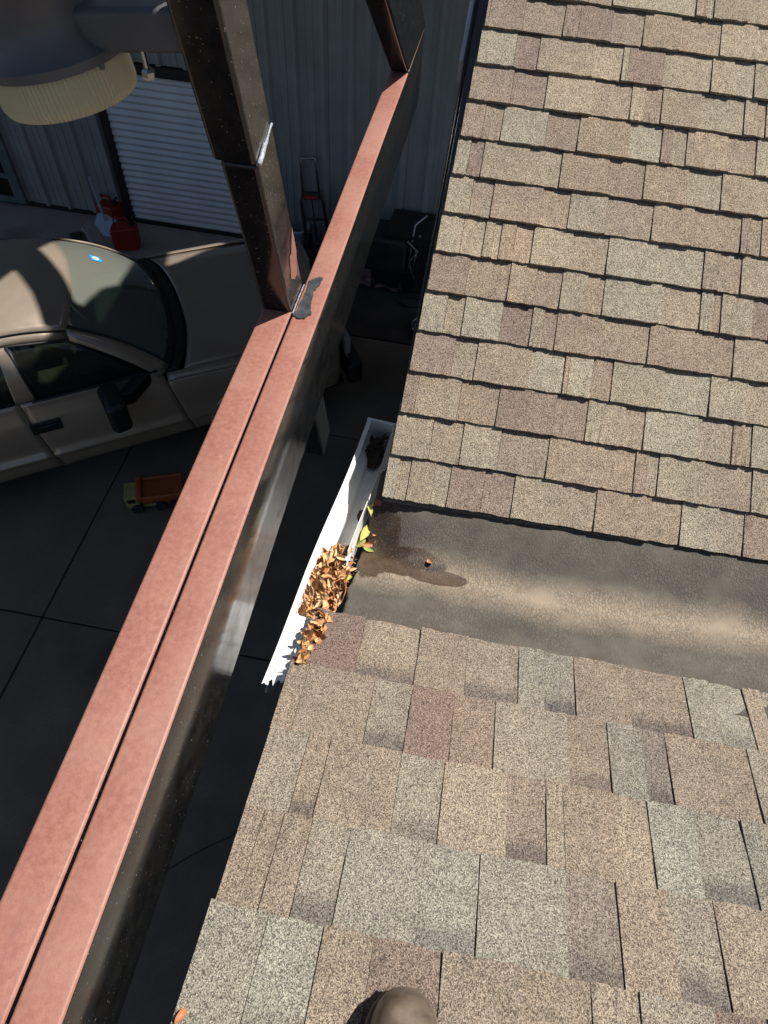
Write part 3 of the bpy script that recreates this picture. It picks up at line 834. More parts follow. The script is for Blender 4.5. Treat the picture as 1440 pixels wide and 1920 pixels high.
MB().tube([(XL1 + .002, wb.y + n, BT + .002 + random.uniform(-.001, .001)) for n in (.0, .012, .024, .036, .048, .06, .072, .084)], [random.uniform(.0008, .0016) for _ in range(8)], 7).build('weld_bead', 'weld', truss, smooth=True)
MB().tube([(XL0 + n, wb.y - .003, BT + .001) for n in (.002, .014, .026, .038, .048)], .003, 7).build('weld_bead', 'blackpatch', truss, smooth=True)
# black touch-up paint brushed around the joint
pp = [(550, 592), (560, 575), (572, 548), (580, 527), (590, 522), (606, 520), (600, 534), (590, 545), (585, 556), (583, 575), (584, 590), (575, 595), (562, 598)]
rg = random.Random(4); pq = []
for (xa, ya), (xb, yb) in zip(pp, pp[1:] + pp[:1]):
    for k in range(5): pq.append((xa + (xb - xa) * k / 5 + rg.uniform(-1.6, 1.6) * (k > 0 or ya > 560), ya + (yb - ya) * k / 5 + rg.uniform(-2.2, 2.2) * (xa > 560)))
mb = MB(); mb.quad(*[at_z(p, BT + .0012) for p in pq]); mb.build('touch_up_paint', 'blackpatch', truss, solid=.0008)
# primer showing through on the web foot
P = []
for x, t, n in ((0, .035, .060), (0, .075, .078), (0, .13, .0775), (0, .095, .052), (0, .10, .044), (0, .06, .030), (0, .038, .045)):
    q = wb + ld * t + wn_ * n; P.append((XL1 + .0008, q.y, q.z))
MB().quad(*P).build('bare_primer_patch', 'red', truss)
# end patch of bare primer on the left tube
# top chord rising from the heel towards the camera
td = V((0, -.431, .304)).normalized(); tn = V((0, td.z, -td.y))
h0 = V((0, 1.952, BT - .002))
def top_chord(x0, x1, t0, t1, wid):
    P = []
    for t in (t0, t1):
        for x, n in ((x0, 0), (x1, 0), (x1, wid), (x0, wid)):
            q = h0 + td * t + tn * n
            P.append([x, q.y, q.z])
    # mitre the foot against the beam end
    f = h0 + tn * 0; P[0][1:], P[1][1:] = [h0.y, h0.z], [h0.y, h0.z]
    e = V((0, 2.275, BT - .004)); P[2][1:], P[3][1:] = [e.y, e.z], [e.y, e.z]
    return MB().hexa(P).build('top_chord', 'black', truss, bevel=.006, seg=3)
top_chord(XR0 - .0004, XR1 + .0010, 0, 5.2, .19)
MB().tube([(XR0 + .004 + k * .009, 1.955 - abs(2 - k) * .0005, BT + .001) for k in range(6)], .0035, 7).build('weld_bead', 'weld', truss, smooth=True)
# column carrying the truss
MB().bb((-.345, -1.62, 0), (-.30, -1.5, BT - .2035)).build('column', 'black', truss, bevel=.006)

# ================================================================== SHADE SHEET added out of view, its holes shape the sun patches on the car
cp_z = ZC + 1.7
def up_to(p):
    q, h = (p[0], p[1]), p[2]; P = at_z(q, h); return P + SUN * ((cp_z - P.z) / SUN.z)
HOLES = [  # openings cut so the sun lands on the car in these outlines
    [(72, 462, 1.80), (96, 444, 1.78), (118, 428, 1.74), (180, 440, 1.5), (255, 480, 1.28), (236, 515, 1.34), (213, 552, 1.42), (180, 562, 1.5), (150, 582, 1.62), (138, 560, 1.72), (118, 515, 1.78)],
    [(25, 508, 1.82), (60, 548, 1.81), (84, 602, 1.76), (86, 640, 1.58), (66, 690, 1.34), (34, 752, 1.12), (0, 775, 1.05), (-60, 700, 1.5), (-40, 560, 1.8)],
    [(308, 502, 1.14), (318, 466, 1.12), (405, 450, 1.08), (440, 452, 1.07), (385, 470, 1.1), (335, 492, 1.14)],
]
holes = [[up_to(p) for p in h] for h in HOLES]
outer = [V((-8.0, 3.25, cp_z)), V((2.6, 3.25, cp_z)), V((2.6, 11.5, cp_z)), V((-8.0, 11.5, cp_z))]
polys = [outer] + holes
flat = [p for h in polys for p in h]
tris = tessellate_polygon(polys)
mb = MB(); mb.v = [tuple(p) for p in flat]; mb.f = [tuple(t) for t in tris]; mb.mi = [0] * len(tris)
cp = thing('added_shade_sheet', 'added metal shade sheet above the driveway with holes shaping the sun patches', 'roof')
mb.build('shade_sheet_cutout', 'shade_sheet', cp, solid=.02)
for x in (-7.8,): 
    for y in (3.4, 7.4): MB().bb((x - .05, y - .05, 0), (x + .05, y + .05, cp_z - .03)).build('shade_sheet_post', 'black', cp, bevel=.006)

# ================================================================== LAMP
lamp = thing('yard_light', 'dark barn yard light with ribbed clear lens on an arm from the leaning web', 'lamp')
LC = V((-.545, .858, ZC - .383))
ax = V((-.17, .02, 1))
R = .086
MB().lathe([(R * .86, -.047), (R * .96, -.044), (R * 1.0, -.036), (R, -.02), (R * .985, .0)], LC, ax, 190, ripple=-.03).build('lens', 'lens', lamp, smooth=False, solid=.004)
MB().lathe([(.028, -.035), (.034, -.025), (.030, .0)], LC, ax, 20).build('bulb', 'white', lamp, smooth=True)
body = MB().lathe([(R * .93, -.002), (R * 1.01, .0), (R * 1.01, .010), (R * .90, .016), (R * .80, .026), (R * .76, .05), (R * .80, .075), (R * .96, .095), (R * .98, .12), (R * .75, .15), (R * .3, .17)], LC, ax, 56).build('housing', 'lamp_grey', lamp, smooth=True)
body.data.set_sharp_from_angle(angle=math.radians(35))
arm = MB().hexa([LC + V((.045, -.024, .016)), LC + V((.1975, -.026, .034)), LC + V((.1975, .026, .034)), LC + V((.045, .024, .016)),
           LC + V((.045, -.024, .062)), LC + V((.1975, -.026, .080)), LC + V((.1975, .026, .080)), LC + V((.045, .024, .062))]).build('arm', 'lamp_grey', lamp, bevel=.008, seg=3)
MB().tube([LC + V((.125, -.02, .032)), LC + V((.128, -.022, .002))], .0035, 8).build('bolt', 'chrome', arm)
MB().lathe([(.007, 0), (.008, .003), (.008, .008), (.006, .011)], LC + V((.128, -.022, .0)), V((0, 0, 1)), 6).build('nut', 'chrome', arm)
for t in (.6, 1.5, 2.6, 3.9, 5.2):
    MB().lathe([(.004, 0), (.004, .006)], LC + V((R * .95 * math.cos(t - 1.9), R * .95 * math.sin(t - 1.9), .008)), V((0, 0, 1)), 6).build('screw', 'lamp_grey', body)

# ================================================================== CAR
car = thing('parked_car', 'tan four-door car with black side mirror parked in patchy shade before the shed', 'car')
YAW = math.radians(34.6)
TC = Matrix.Translation((-2.308, 4.151, 0)) @ Matrix.Rotation(YAW, 4, 'Z') @ Matrix.Translation((0, 1.0, 0)) @ Matrix(((1, .055, 0, .0), (0, 1, 0, 0), (0, 0, 1, 0), (0, 0, 0, 1)))   # u forward, v from the centre line, w up
def sidew(w, u=0):
    """half width of the body side at height w"""
    P = [(.36, .90), (.42, .945), (.50, .965), (.60, .982), (.610, 1.010), (.652, 1.014), (.664, .992), (.80, .990), (.95, .972), (1.05, .945), (1.12, .912), (1.2, .895)]
    if w <= P[0][0]: return P[0][1]
    for (a, x), (b, y) in zip(P[:-1], P[1:]):
        if w <= b: return x + (y - x) * (w - a) / (b - a)
    return P[-1][1]
def front_taper(u):
    return 0 if u < .8 else .10 * ((u - .8) / .95) ** 2
AU, AR = .66, .47
def arch(u, c=AU, base=.40):
    d = abs(u - c)
    return base if d >= AR + .001 else max(base, .40 + math.sqrt(max(0, AR * AR - d * d)))
def side_panel(name, u0, u1, sgn, top, nu, lean=(0, 0), arches=(), mat='paint'):
    ws = [.0, .05, .12, .2, .25, .2625, .29, .315, .33, .45, .6, .72, .82, .9, .96, 1.0]
    def fn(a, b):
        bi = b * (len(ws) - 1); i = min(int(bi), len(ws) - 2); t = ws[i] + (ws[i + 1] - ws[i]) * (bi - i)
        u = u0 + (u1 - u0) * a
        lo = .40
        for c in arches: lo = max(lo, arch(u, c))
        tp = top(u) if callable(top) else top
        w = lo + (tp - lo) * t if lo > .41 else .40 + (tp - .40) * t
        if lo > .41:
            # keep the moulding heights where they are
            w0 = .40 + (tp - .40) * t; w = max(lo, w0) if w0 > lo else lo + .0005 * t
        ln = lean[0] + (lean[1] - lean[0]) * a
        uu = u - ln * (w - .6)
        return TC @ V((uu, sgn * (sidew(w) - front_taper(u)), w))
    return MB().grid(fn, nu, len(ws) - 1, flip=(sgn > 0)).build(name, mat, car, smooth=True, solid=.02)
def hood_w(u, c):
    w = 1.155 - .055 * ((u - .1) / 1.5) - .03 * max(0, (u - .9)) ** 2 * 2
    a = abs(c)
    w += .012 * (1 - (a / .86) ** 2)
    if a > .60: w -= .040 * ((a - .60) / .26) ** 1.3
    return w
for s in (-1, 1):
    fen = side_panel('fender', -.015, 1.55, s, lambda u: 1.085 - .05 * max(0, u) / 1.5, 40, lean=(.22, 0), arches=(AU,))
    # fender top rolling over to the hood
    def ft(a, b, s=s):
        u = -.115 + 1.665 * a; tp = 1.085 - .05 * max(0, u) / 1.5
        t = b * math.pi / 2
        o = sidew(tp) - front_taper(u); i = .868 - front_taper(u)
        return TC @ V((u, s * (i + (o - i) * math.cos(t)), tp + (hood_w(u, .86) - .004 - tp) * math.sin(t)))
    MB().grid(ft, 24, 8, flip=(s < 0)).build('fender_top', 'paint', fen, smooth=True, solid=.01)
    MB().grid(lambda a, b, s=s: TC @ V((AU + (AR + .03 * b) * math.cos(math.pi * a), s * (sidew(.8) + .006 - .02 * b * 0), .40 + (AR + .03 * b) * math.sin(math.pi * a))), 30, 2, flip=(s < 0)).build('arch_lip', 'paint', fen, smooth=True, solid=.02)
    fd = side_panel('front_door', -1.235, -.022, s, 1.2, 20, lean=(.16, .22))
    rd_ = side_panel('rear_door', -2.25, -1.243, s, 1.2, 16, lean=(.0, .16))
    side_panel('rear_quarter', -3.55, -2.258, s, 1.2, 40, arches=(-2.75,))
    MB().grid(lambda a, b, s=s: TC @ V((-3.5 + 3.52 * a, s * (.9985 + .010 * math.sin(math.pi * b)), .60 + .07 * b)), 30, 6, flip=(s > 0)).build('side_moulding', 'paint', car, smooth=True) if False else None
    # handles
    for u, par in ((-1.20, fd), (-2.20, rd_)):
        yv = s * (sidew(.97) + .004)
        MB().box(TC @ V((u, yv, .965)), (.25, .02, .11), TC.to_3x3() @ Matrix.Rotation(s * .12, 3, 'X')).build('handle', 'black_plastic', par, bevel=.008)
        MB().box(TC @ V((u + .01, yv + s * .012, .972)), (.15, .022, .035), TC.to_3x3()).build('handle_bar', 'black_plastic', par, bevel=.008)
hood = MB().grid(lambda a, b: (lambda c, u0: TC @ V((u0 + (1.60 - u0) * a, c * (1 - .06 * a * a), hood_w(u0 + (1.6 - u0) * a, c))))((b - .5) * 2 * .86, .20 - .15 * abs((b - .5) * 2) ** 2.5), 24, 30).build('hood', 'paint', car, smooth=True, solid=.012)
MB().grid(lambda a, b: TC @ V((1.60 + .10 * math.sin(a * 1.5), (b - .5) * 1.64, 1.06 - .62 * a)), 8, 10).build('front_fascia', 'paint', car, smooth=True, solid=.02)
MB().box(TC @ V((1.72, 0, .55)), (.16, 1.9, .26), TC.to_3x3()).build('bumper', 'black_plastic', car, bevel=.04, seg=3)
for s in (-1, 1): MB().box(TC @ V((1.66, s * .68, .86)), (.07, .36, .2), TC.to_3x3()).build('headlight', 'grey', car, bevel=.02)
# cowl and wipers
def cowl_u(c): return .205 - .16 * abs(c / .8) ** 2.5
MB().grid(lambda a, b: TC @ V((cowl_u((b - .5) * 1.72) - .17 + .165 * a, (b - .5) * 1.72, 1.125 + .015 * a)), 3, 24).build('cowl', 'black_plastic', car, smooth=True, solid=.01)
for s, o in ((-.05, .0), (.62, .0)):
    MB().tube([TC @ V((.05, s + .02, 1.15)), TC @ V((-.02, s - .25, 1.195)), TC @ V((-.03, s - .58, 1.19))], .011, 6).build('wiper', 'black_plastic', car)
# windshield and greenhouse
def ws_pt(a, b):
    c = (b - .5) * 2
    ub = cowl_u(c * .80) - .12; wb_ = 1.145; cb = .80 * c
    ut = -.66 - .13 * abs(c) ** 2.2; wt = 1.735 - .075 * abs(c) ** 2; ct = .655 * c
    t = a; bow = .035 * math.sin(math.pi * t)
    return TC @ V((ub + (ut - ub) * t + bow, cb + (ct - cb) * t, wb_ + (wt - wb_) * t + bow))
MB().grid(ws_pt, 16, 24, flip=True).build('windshield', 'windshield', car, smooth=True)
for b0, b1, a0, a1, nm, mt in ((0, 1, 0, .07, 'windshield_band', 'black_plastic'), (0, .022, 0, 1, 'windshield_seal', 'black_plastic'), (.978, 1, 0, 1, 'windshield_seal', 'black_plastic')):
    MB().grid(lambda a, b: V(ws_pt(a0 + (a1 - a0) * a, b0 + (b1 - b0) * b)) + V((0, 0, .004)), 10, 20).build(nm, mt, car, smooth=True)
def roof_pt(a, b):
    c = (b - .5) * 2; uf = -.655 - .135 * abs(c) ** 2.2
    u = uf + (-3.42 - uf) * a
    w = 1.735 - .075 * abs(c) ** 2 + .085 * (1 - (1 - min(1, a * 5)) ** 2) - .0 * a
    w += -.02 * abs(c) ** 4
    return TC @ V((u, .668 * c, w))
roof = MB().grid(roof_pt, 40, 24, flip=False).build('roof', 'paint', car, smooth=True, solid=.015)
def strip(name, pts_in, pts_out, mat, par=car, sol=.02, flip=False):
    n = len(pts_in) - 1
    mb = MB(); mb.grid(lambda a, b: V(pts_in[round(a * n)]).lerp(V(pts_out[round(a * n)]), b), n, 2, flip=flip)
    return mb.build(name, mat, par, smooth=True, solid=sol)
for s in (-1, 1):
    bb_ = 0 if s < 0 else 1
    # drip rail / roof side
    inn = [roof_pt(a / 24, bb_) for a in range(25)]
    out = [V(p) + TC.to_3x3() @ V((0, s * .045, -.065)) for p in inn]
    strip('roof_side', inn, out, 'paint', flip=(s > 0))
    # A pillar from windshield edge
    pin = [ws_pt(k / 12, bb_) for k in range(13)]
    pout = []
    for k in range(13):
        t = k / 12; base = TC @ V((-.17, s * .915, 1.13)); top_ = out[0]
        q = base.lerp(top_, t); pout.append(q + TC.to_3x3() @ V((.03 * math.sin(math.pi * t), s * .02 * math.sin(math.pi * t), .02 * math.sin(math.pi * t))))
    strip('a_pillar', pin, pout, 'paint', flip=(s < 0))
    # side glazing, belt to roof side
    def sg(u_b, u_t, s=s):
        # point on belt and matching point on roof side
        b = TC @ V((u_b, s * (sidew(1.2) - .012), 1.19))
        aa = (u_t + .79) / (-3.42 + .79); aa = max(0, min(1, aa))
        p = V(roof_pt(aa, bb_)) + TC.to_3x3() @ V((0, s * .04, -.062))
        return b, p
    def glaz(name, ub0, ub1, ut0, ut1, mat, sol=0, par=car, n=12, push=0):
        A_, B_ = [], []
        for k in range(n + 1):
            b, p = sg(ub0 + (ub1 - ub0) * k / n, ut0 + (ut1 - ut0) * k / n); A_.append(b); B_.append(p)
        mb = MB()
        def fn(a, b):
            i = round(a * n); q = A_[i].lerp(B_[i], b); return q + TC.to_3x3() @ V((0, s * (.03 * math.sin(math.pi * b) + push), .0))
        mb.grid(fn, n, 8, flip=(s < 0)); return mb.build(name, mat, par, smooth=True, solid=sol)
    glaz('side_window', -.24, -1.20, -.80, -1.26, 'sideglass', push=-.012)
    glaz('b_pillar', -1.19, -1.36, -1.24, -1.34, 'paint', sol=.02)
    glaz('side_window', -1.35, -2.20, -1.33, -2.2, 'sideglass', push=-.012)
    glaz('c_pillar', -2.19, -2.34, -2.19, -2.3, 'paint', sol=.02)
    glaz('side_window', -2.33, -3.2, -2.29, -3.2, 'sideglass', push=-.012)
    glaz('d_pillar', -3.19, -3.52, -3.19, -3.42, 'paint', sol=.02)
    glaz('mirror_sail', -.17, -.30, -.79, -.86, 'black_plastic', push=.0, n=6) if False else None
    MB().tube([V(p) + V((0, 0, .004)) for p in inn], .008, 6).build('drip_seal', 'black_plastic', roof, smooth=True)
    b0_, t0_ = sg(-.26, -.80); b1_, t1_ = sg(-1.19, -1.25)
    nout = TC.to_3x3() @ V((0, s * .022, 0))
    MB().tube([b0_ + nout * .4, b0_.lerp(t0_, .5) + nout * 1.4, t0_ + nout * .3, t0_.lerp(t1_, .5) + nout * .3, t1_ + nout * .3, t1_.lerp(b1_, .5) + nout * 1.4, b1_ + nout * .4], .014, 6).build('window_seal', 'black_plastic', car, smooth=True)
    # window lower trim
    A_ = [TC @ V((-.18 - 1.05 * k / 10, s * (sidew(1.2) + .004), 1.2)) for k in range(11)]
    MB().tube(A_, .012, 6).build('belt_trim', 'black_plastic', car, smooth=True)
    # mirror
    mr = MB(); mc = TC @ V((-.60, s * 1.15, 1.14)); Rm = TC.to_3x3() @ Matrix.Rotation(s * -.15, 3, 'Z')
    mir = MB().box(mc, (.17, .34, .31), Rm).build('mirror', 'black_plastic', car, bevel=.05, seg=4)
    MB().hexa([TC @ V((u_, s * v_, w_)) for u_, v_, w_ in ((-.40, .90, 1.08), (-.24, .90, 1.08), (-.44, 1.08, 1.06), (-.58, 1.08, 1.06), (-.40, .90, 1.22), (-.24, .90, 1.2), (-.44, 1.08, 1.2), (-.58, 1.08, 1.2))]).build('mirror_arm', 'black_plastic', mir, bevel=.02)
    MB().box(TC @ V((-.688, s * 1.155, 1.14)), (.006, .27, .25), Rm).build('mirror_glass', 'chrome', mir)
    # wheels
    for u in (AU, -2.75):
        wc = TC @ V((u, s * .83, .375)); axv = TC.to_3x3() @ V((0, s, 0))
        wh = MB().lathe([(.25, -.11), (.34, -.125), (.372, -.10), (.378, 0), (.372, .10), (.34, .125), (.25, .11)], wc, axv, 40).build('tyre', 'rubber', car, smooth=True)
        MB().lathe([(.25, .02), (.245, .108), (.2, .09), (.08, .07), (.05, .085)], wc, axv, 24).build('rim', 'chrome', wh, smooth=True)
        if u == AU or True: MB().grid(lambda a, b: TC @ V((u + .46 * math.cos(math.pi * a), s * (.62 + .34 * b), .40 + .46 * math.sin(math.pi * a))), 16, 2).build('wheel_well', 'dustyblack', car)
MB().grid(lambda a, b: TC @ V((-3.56 - .05 * math.sin(math.pi * a), (b - .5) * 1.8 * (1 - .25 * max(0, a - .55)), .40 + 1.4 * a)), 8, 6).build('tailgate', 'paint', car, smooth=True, solid=.02)
MB().box(TC @ V((-1.0, 0, .42)), (5.2, 1.78, .05), TC.to_3x3()).build('floor_pan', 'dustyblack', car)
MB().box(TC @ V((-.33, 0, 1.04)), (.55, 1.62, .16), TC.to_3x3()).build('dashboard', 'dash', car, bevel=.05, seg=3)
MB().box(TC @ V((.9, 0, .72)), (1.3, 1.2, .45), TC.to_3x3()).build('engine_block', 'dustyblack', car)
for v in (-.42, .42):
    st_ = MB().box(TC @ V((-1.15, v, .80)), (.55, .56, .2), TC.to_3x3()).build('seat', 'interior', car, bevel=.05, seg=3)
    MB().box(TC @ V((-1.46, v, 1.12)), (.16, .54, .66), TC.to_3x3() @ Matrix.Rotation(-.22, 3, 'Y')).build('backrest', 'interior', st_, bevel=.05, seg=3)
    MB().box(TC @ V((-1.56, v, 1.50)), (.10, .26, .16), TC.to_3x3() @ Matrix.Rotation(-.22, 3, 'Y')).build('headrest', 'interior', st_, bevel=.04, seg=3)
MB().box(TC @ V((-2.5, 0, .95)), (.6, 1.5, .75), TC.to_3x3()).build('rear_bench', 'interior', car, bevel=.06)
# steering wheel on the far (driver's) side
swc = TC @ V((-.72, .42, 1.05)); sa = TC.to_3x3() @ V((.85, 0, .5)).normalized()
aa_ = sa.orthogonal().normalized(); ab_ = sa.cross(aa_)
MB().tube([swc + (aa_ * math.cos(t * .314) + ab_ * math.sin(t * .314)) * .19 for t in range(21)], .015, 6, cap=False).build('steering_wheel', 'black_plastic', car, smooth=True)
# toll-tag sticker on the windshield: blue square, white oval, orange mark
def ws_patch(a0, a1, b0, b1, lift, n=8):
    return MB().grid(lambda a, b: V(ws_pt(a0 + (a1 - a0) * a, b0 + (b1 - b0) * b)) + V((0, 0, lift)), n, n)
sA, sB = .70, .735
stk = ws_patch(sA - .05, sA + .05, sB - .034, sB + .034, .005).build('sticker', plain('blue_print', (.02, .30, .75, 1), .5, .05), car)
def oval(ra, rb, lift, nm, mat):
    mb = MB(); mb.quad(*[V(ws_pt(sA + ra * math.cos(t * .3142), sB + rb * math.sin(t * .3142))) + V((0, 0, lift)) for t in range(20)]); mb.build(nm, mat, stk)
oval(.029, .022, .007, 'white_oval', 'white'); oval(.013, .010, .009, 'orange_mark', plain('orange_print', (.8, .32, .05, 1), .5, .05))

# ================================================================== THINGS ON THE GROUND
def gas_can(p, h, wd, dp, rz, label):
    t = thing('gas_can', label, 'gas can', 'red fuel cans by the roll-up door'); P = at_z(p, 0); t.location = P; t.rotation_euler = (0, 0, rz)
    I = None
    b = MB().hexa([(-wd / 2, -dp / 2, .004), (wd / 2, -dp / 2, .004), (wd / 2, dp / 2, .004), (-wd / 2, dp / 2, .004), (-wd / 2, -dp / 2, h * .72), (wd / 2, -dp / 2, h * .80), (wd / 2, dp / 2, h * .80), (-wd / 2, dp / 2, h * .72)]).build('can_body', 'red_plastic', t, bevel=.03, seg=3)
    MB().tube([(-wd * .35, 0, h * .7), (-wd * .3, 0, h), (wd * .15, 0, h * 1.02), (wd * .3, 0, h * .78)], .018, 8).build('handle', 'red_plastic', t, smooth=True)
    MB().lathe([(.035, 0), (.035, .05), (.02, .055)], (wd * .38, 0, h * .78), V((0, 0, 1)), 14).build('cap', 'black_plastic', t)
    MB().tube([(wd * .38, 0, h * .82), (wd * .44, 0, h * 1.0), (wd * .6, 0, h * 1.12)], .012, 8).build('spout', 'black_plastic', t)
    return t
gas_can((241, 462), .40, .32, .22, .25, 'large red plastic gas can nearest the parked car by the roll-up door')
gas_can((213, 416), .36, .30, .22, -.3, 'red gas can standing further back against the shed wall')
# long-handled pale dustpan leaning at the wall
dp = thing('long_handled_dustpan', 'pale blue dustpan with long white handle leaning on the shed wall', 'dustpan')
a = at_z((200, 428), .02); top = at_y((167, 332), a.y - .12)
MB().tube([a + V((0, .02, .05)), top], .017, 8).build('handle', 'bluewhite', dp)
MB().hexa([a + V((-.14, -.16, -.015)), a + V((.16, -.16, -.015)), a + V((.14, .08, -.015)), a + V((-.12, .08, -.015)), a + V((-.14, -.16, .01)), a + V((.16, -.16, .01)), a + V((.14, .08, .16)), a + V((-.12, .08, .16))]).build('pan', 'bluewhite', dp, bevel=.01)
sx = at_z((252, 407), .0)
tag(MB().tube([sx + V((0, -.03, .0)), sx + V((.05, 0, .18)), sx + V((.06, 0, .34))], .012, 6).tube([sx + V((-.10, -.06, .012)), sx + V((.10, -.03, .012))], .014, 6).build('door_latch_rod', 'frame_dark'), 'short black steel rod standing at the foot of the roll-up door', 'rod')
# curved grey panel behind the car
c0 = at_z((165, 415), .95)
def curved(a, b): t = a * 1.5; return c0 + V((.62 * math.sin(t) * .62, -.15 - .35 * a + b * .20, .30 * math.cos(t) - .28 - .35 * a))
tag(MB().grid(curved, 14, 3).build('curved_panel', 'grey', smooth=True, solid=.03), 'curved pale grey plastic panel standing behind the parked car', 'panel')
# hand truck
ht = thing('hand_truck', 'folding hand truck with tall loop handle and red crosspiece against the shed', 'hand truck')
hy = SY - .10
def wp(p, dy=0): return at_y(p, hy - dy)
tl, tr_, ml, mr_, bl, br = wp((563, 298)), wp((590, 296)), wp((568, 370), .03), wp((600, 372), .03), wp((578, 450), .12), wp((612, 450), .12)
MB().tube([ml, tl.lerp(ml, .08), tl, tl.lerp(tr_, .1), tr_.lerp(tl, .1), tr_, tr_.lerp(mr_, .08), mr_], .014, 8).build('handle', 'chrome', ht, smooth=True)
fr = MB().tube([bl + V((-.02, 0, 0)), ml + V((-.03, 0, -.05)), ml + V((.0, 0, .06)), mr_ + V((0, 0, .06)), mr_ + V((.04, 0, -.05)), br + V((.03, 0, 0))], .022, 8).tube([bl.lerp(ml, .5), br.lerp(mr_, .5)], .016, 8).tube([bl.lerp(br, .5), ml.lerp(mr_, .5)], .012, 8).build('frame', 'dustyblack', ht, smooth=True)
MB().tube([ml + V((.02, -.03, .02)), mr_ + V((-.02, -.03, .02))], .026, 8).build('grip', 'red_plastic', ht)
MB().box(bl.lerp(br, .5) + V((0, -.12, -.08)), (.34, .24, .02)).build('toe_plate', 'dustyblack', ht, bevel=.004)
for q in (bl, br): MB().lathe([(.03, -.02), (.10, -.02), (.10, .02), (.03, .02)], q + V((0, .0, -.02)), V((1, 0, 0)), 20).build('wheel', 'rubber', ht, smooth=False)
bk = thing('bucket', 'white plastic bucket half hidden behind the leaning steel web', 'bucket'); P = at_z((560, 470), 0); bk.location = P
MB().lathe([(.12, .003), (.125, .01), (.15, .33), (.158, .34), (.158, .37), (.148, .37), (.118, .02)], (0, 0, 0), V((0, 0, 1)), 28).build('pail', 'bluewhite', bk, smooth=True)
MB().tube([(-.155, 0, .33), (-.14, -.09, .25), (0, -.16, .20), (.14, -.09, .25), (.155, 0, .33)], .005, 6).build('bail', 'chrome', bk)
# cart with dark box and silver bars
ct = thing('utility_cart', 'dark utility cart with bent silver handle bars between beam and house', 'cart')
P = at_z((735, 545), 0)
def rel(x, y, z): return P + V((x, y, z))
MB().bb(rel(-.32, -.05, .28), rel(.14, .42, .72)).build('tub', 'dustyblack', ct, bevel=.04, seg=3)
MB().tube([rel(.16, -.05, .05), rel(.18, 0, .5), rel(.22, .05, .92), rel(.34, .12, 1.02)], .014, 8).tube([rel(.24, -.05, .05), rel(.25, 0, .5), rel(.28, .05, .80)], .012, 8).build('handle_bar', 'chrome', ct, smooth=True)
MB().tube([rel(.15, -.04, .75), rel(.28, -.02, .62), rel(.18, .0, .45), rel(.26, -.02, .25)], .010, 6).build('cable', 'grey', ct, smooth=True)
for x in (-.25, .1):
    for y in (0, .36): MB().lathe([(.02, -.02), (.09, -.02), (.09, .02), (.02, .02)], rel(x, y, .094), V((1, 0, 0)), 18).build('wheel', 'rubber', ct)
MB().bb(rel(-.28, .0, .10), rel(.10, .38, .28)).build('chassis', 'frame_dark', ct)
bx = at_z((805, 470), 0)
bd = thing('black_cabinet', 'low black cabinet at the foot of the shed wall beside the house', 'cabinet'); bd.location = (bx.x - .02, SY - .36, 0)
MB().bb((-.42, -.25, .02), (.32, .28, .75)).build('carcass', 'dustyblack', bd, bevel=.01); MB().bb((-.44, -.27, .75), (.34, .29, .78)).build('top', 'frame_dark', bd, bevel=.005)
for x in (-.40, .0): MB().bb((x, -.262, .06), (x + .36, -.25, .72)).build('cabinet_door', 'frame_dark', bd, bevel=.004)
# crumpled cloth
cl = at_z((712, 527), .0)
rd = random.Random(9); hm = {}
def cloth(a, b):
    x, y = (a - .5) * .55, (b - .5) * .32
    z = .02 + .07 * abs(math.sin(a * 9 + b * 4) * math.cos(b * 11 - a * 3)) * math.sin(math.pi * a) ** .5 * math.sin(math.pi * b) ** .5
    return cl + V((x + .03 * math.sin(b * 14), y + .03 * math.sin(a * 12), z))
tag(MB().grid(cloth, 20, 12).build('crumpled_cloth', 'pink', smooth=True, solid=.006), 'crumpled faded pink cloth on the ground under the utility cart', 'cloth')
hp = at_z((771, 566), .015)
tag(MB().tube([hp + V((.17 * math.cos(t * .2618), .10 * math.sin(t * .2618), .004 * math.sin(t))) for t in range(25)], .011, 6, cap=False).build('rubber_hose_loop', 'rubber', smooth=True), 'loop of thin black hose lying on the shaded concrete', 'hose')
pn = thing('round_pan', 'round black pan on the ground half hidden by the shingle edge', 'pan'); pn.location = at_z((795, 622), 0)
MB().lathe([(.10, .003), (.13, .02), (.155, .09), (.16, .095), (.15, .095), (.125, .03), (.02, .022)], (0, 0, 0), V((0, 0, 1)), 30).build('bowl', 'dustyblack', pn, smooth=True)
MB().tube([(.16 * math.cos(t * .2618), .16 * math.sin(t * .2618), .095) for t in range(25)], .006, 6, cap=False).build('rim', 'chrome', pn)
# toy dump truck
toy = thing('toy_dump_truck', 'faded orange and yellow toy dump truck on the dark concrete beside the car', 'toy truck')
ty = at_z((302, 938), 0); toy.location = ty; toy.rotation_euler = (0, 0, math.radians(22)); toy.scale = (.84, .84, .84)
MB().hexa([(-.16, -.11, .10), (.24, -.11, .10), (.24, .11, .10), (-.16, .11, .10), (-.19, -.15, .22), (.29, -.15, .24), (.29, .15, .24), (-.19, .15, .22)]).build('dump_bed_shell', 'orange', toy, bevel=.012)
bed = MB()
for q in (((-.19, -.15, .22), (.29, -.15, .24), (.27, -.125, .24), (-.17, -.125, .225)),): pass
bed.bb((-.19, -.155, .215), (.29, -.125, .275)).bb((-.19, .125, .215), (.29, .155, .275)).bb((.26, -.125, .215), (.29, .125, .275)).bb((-.22, -.155, .215), (-.16, .155, .30))
bed.build('bed_rim', 'orange', toy, bevel=.012, seg=3)
cab = MB().bb((-.36, -.12, .07), (-.20, .12, .26)).build('cab', 'yellow', toy, bevel=.02, seg=3)
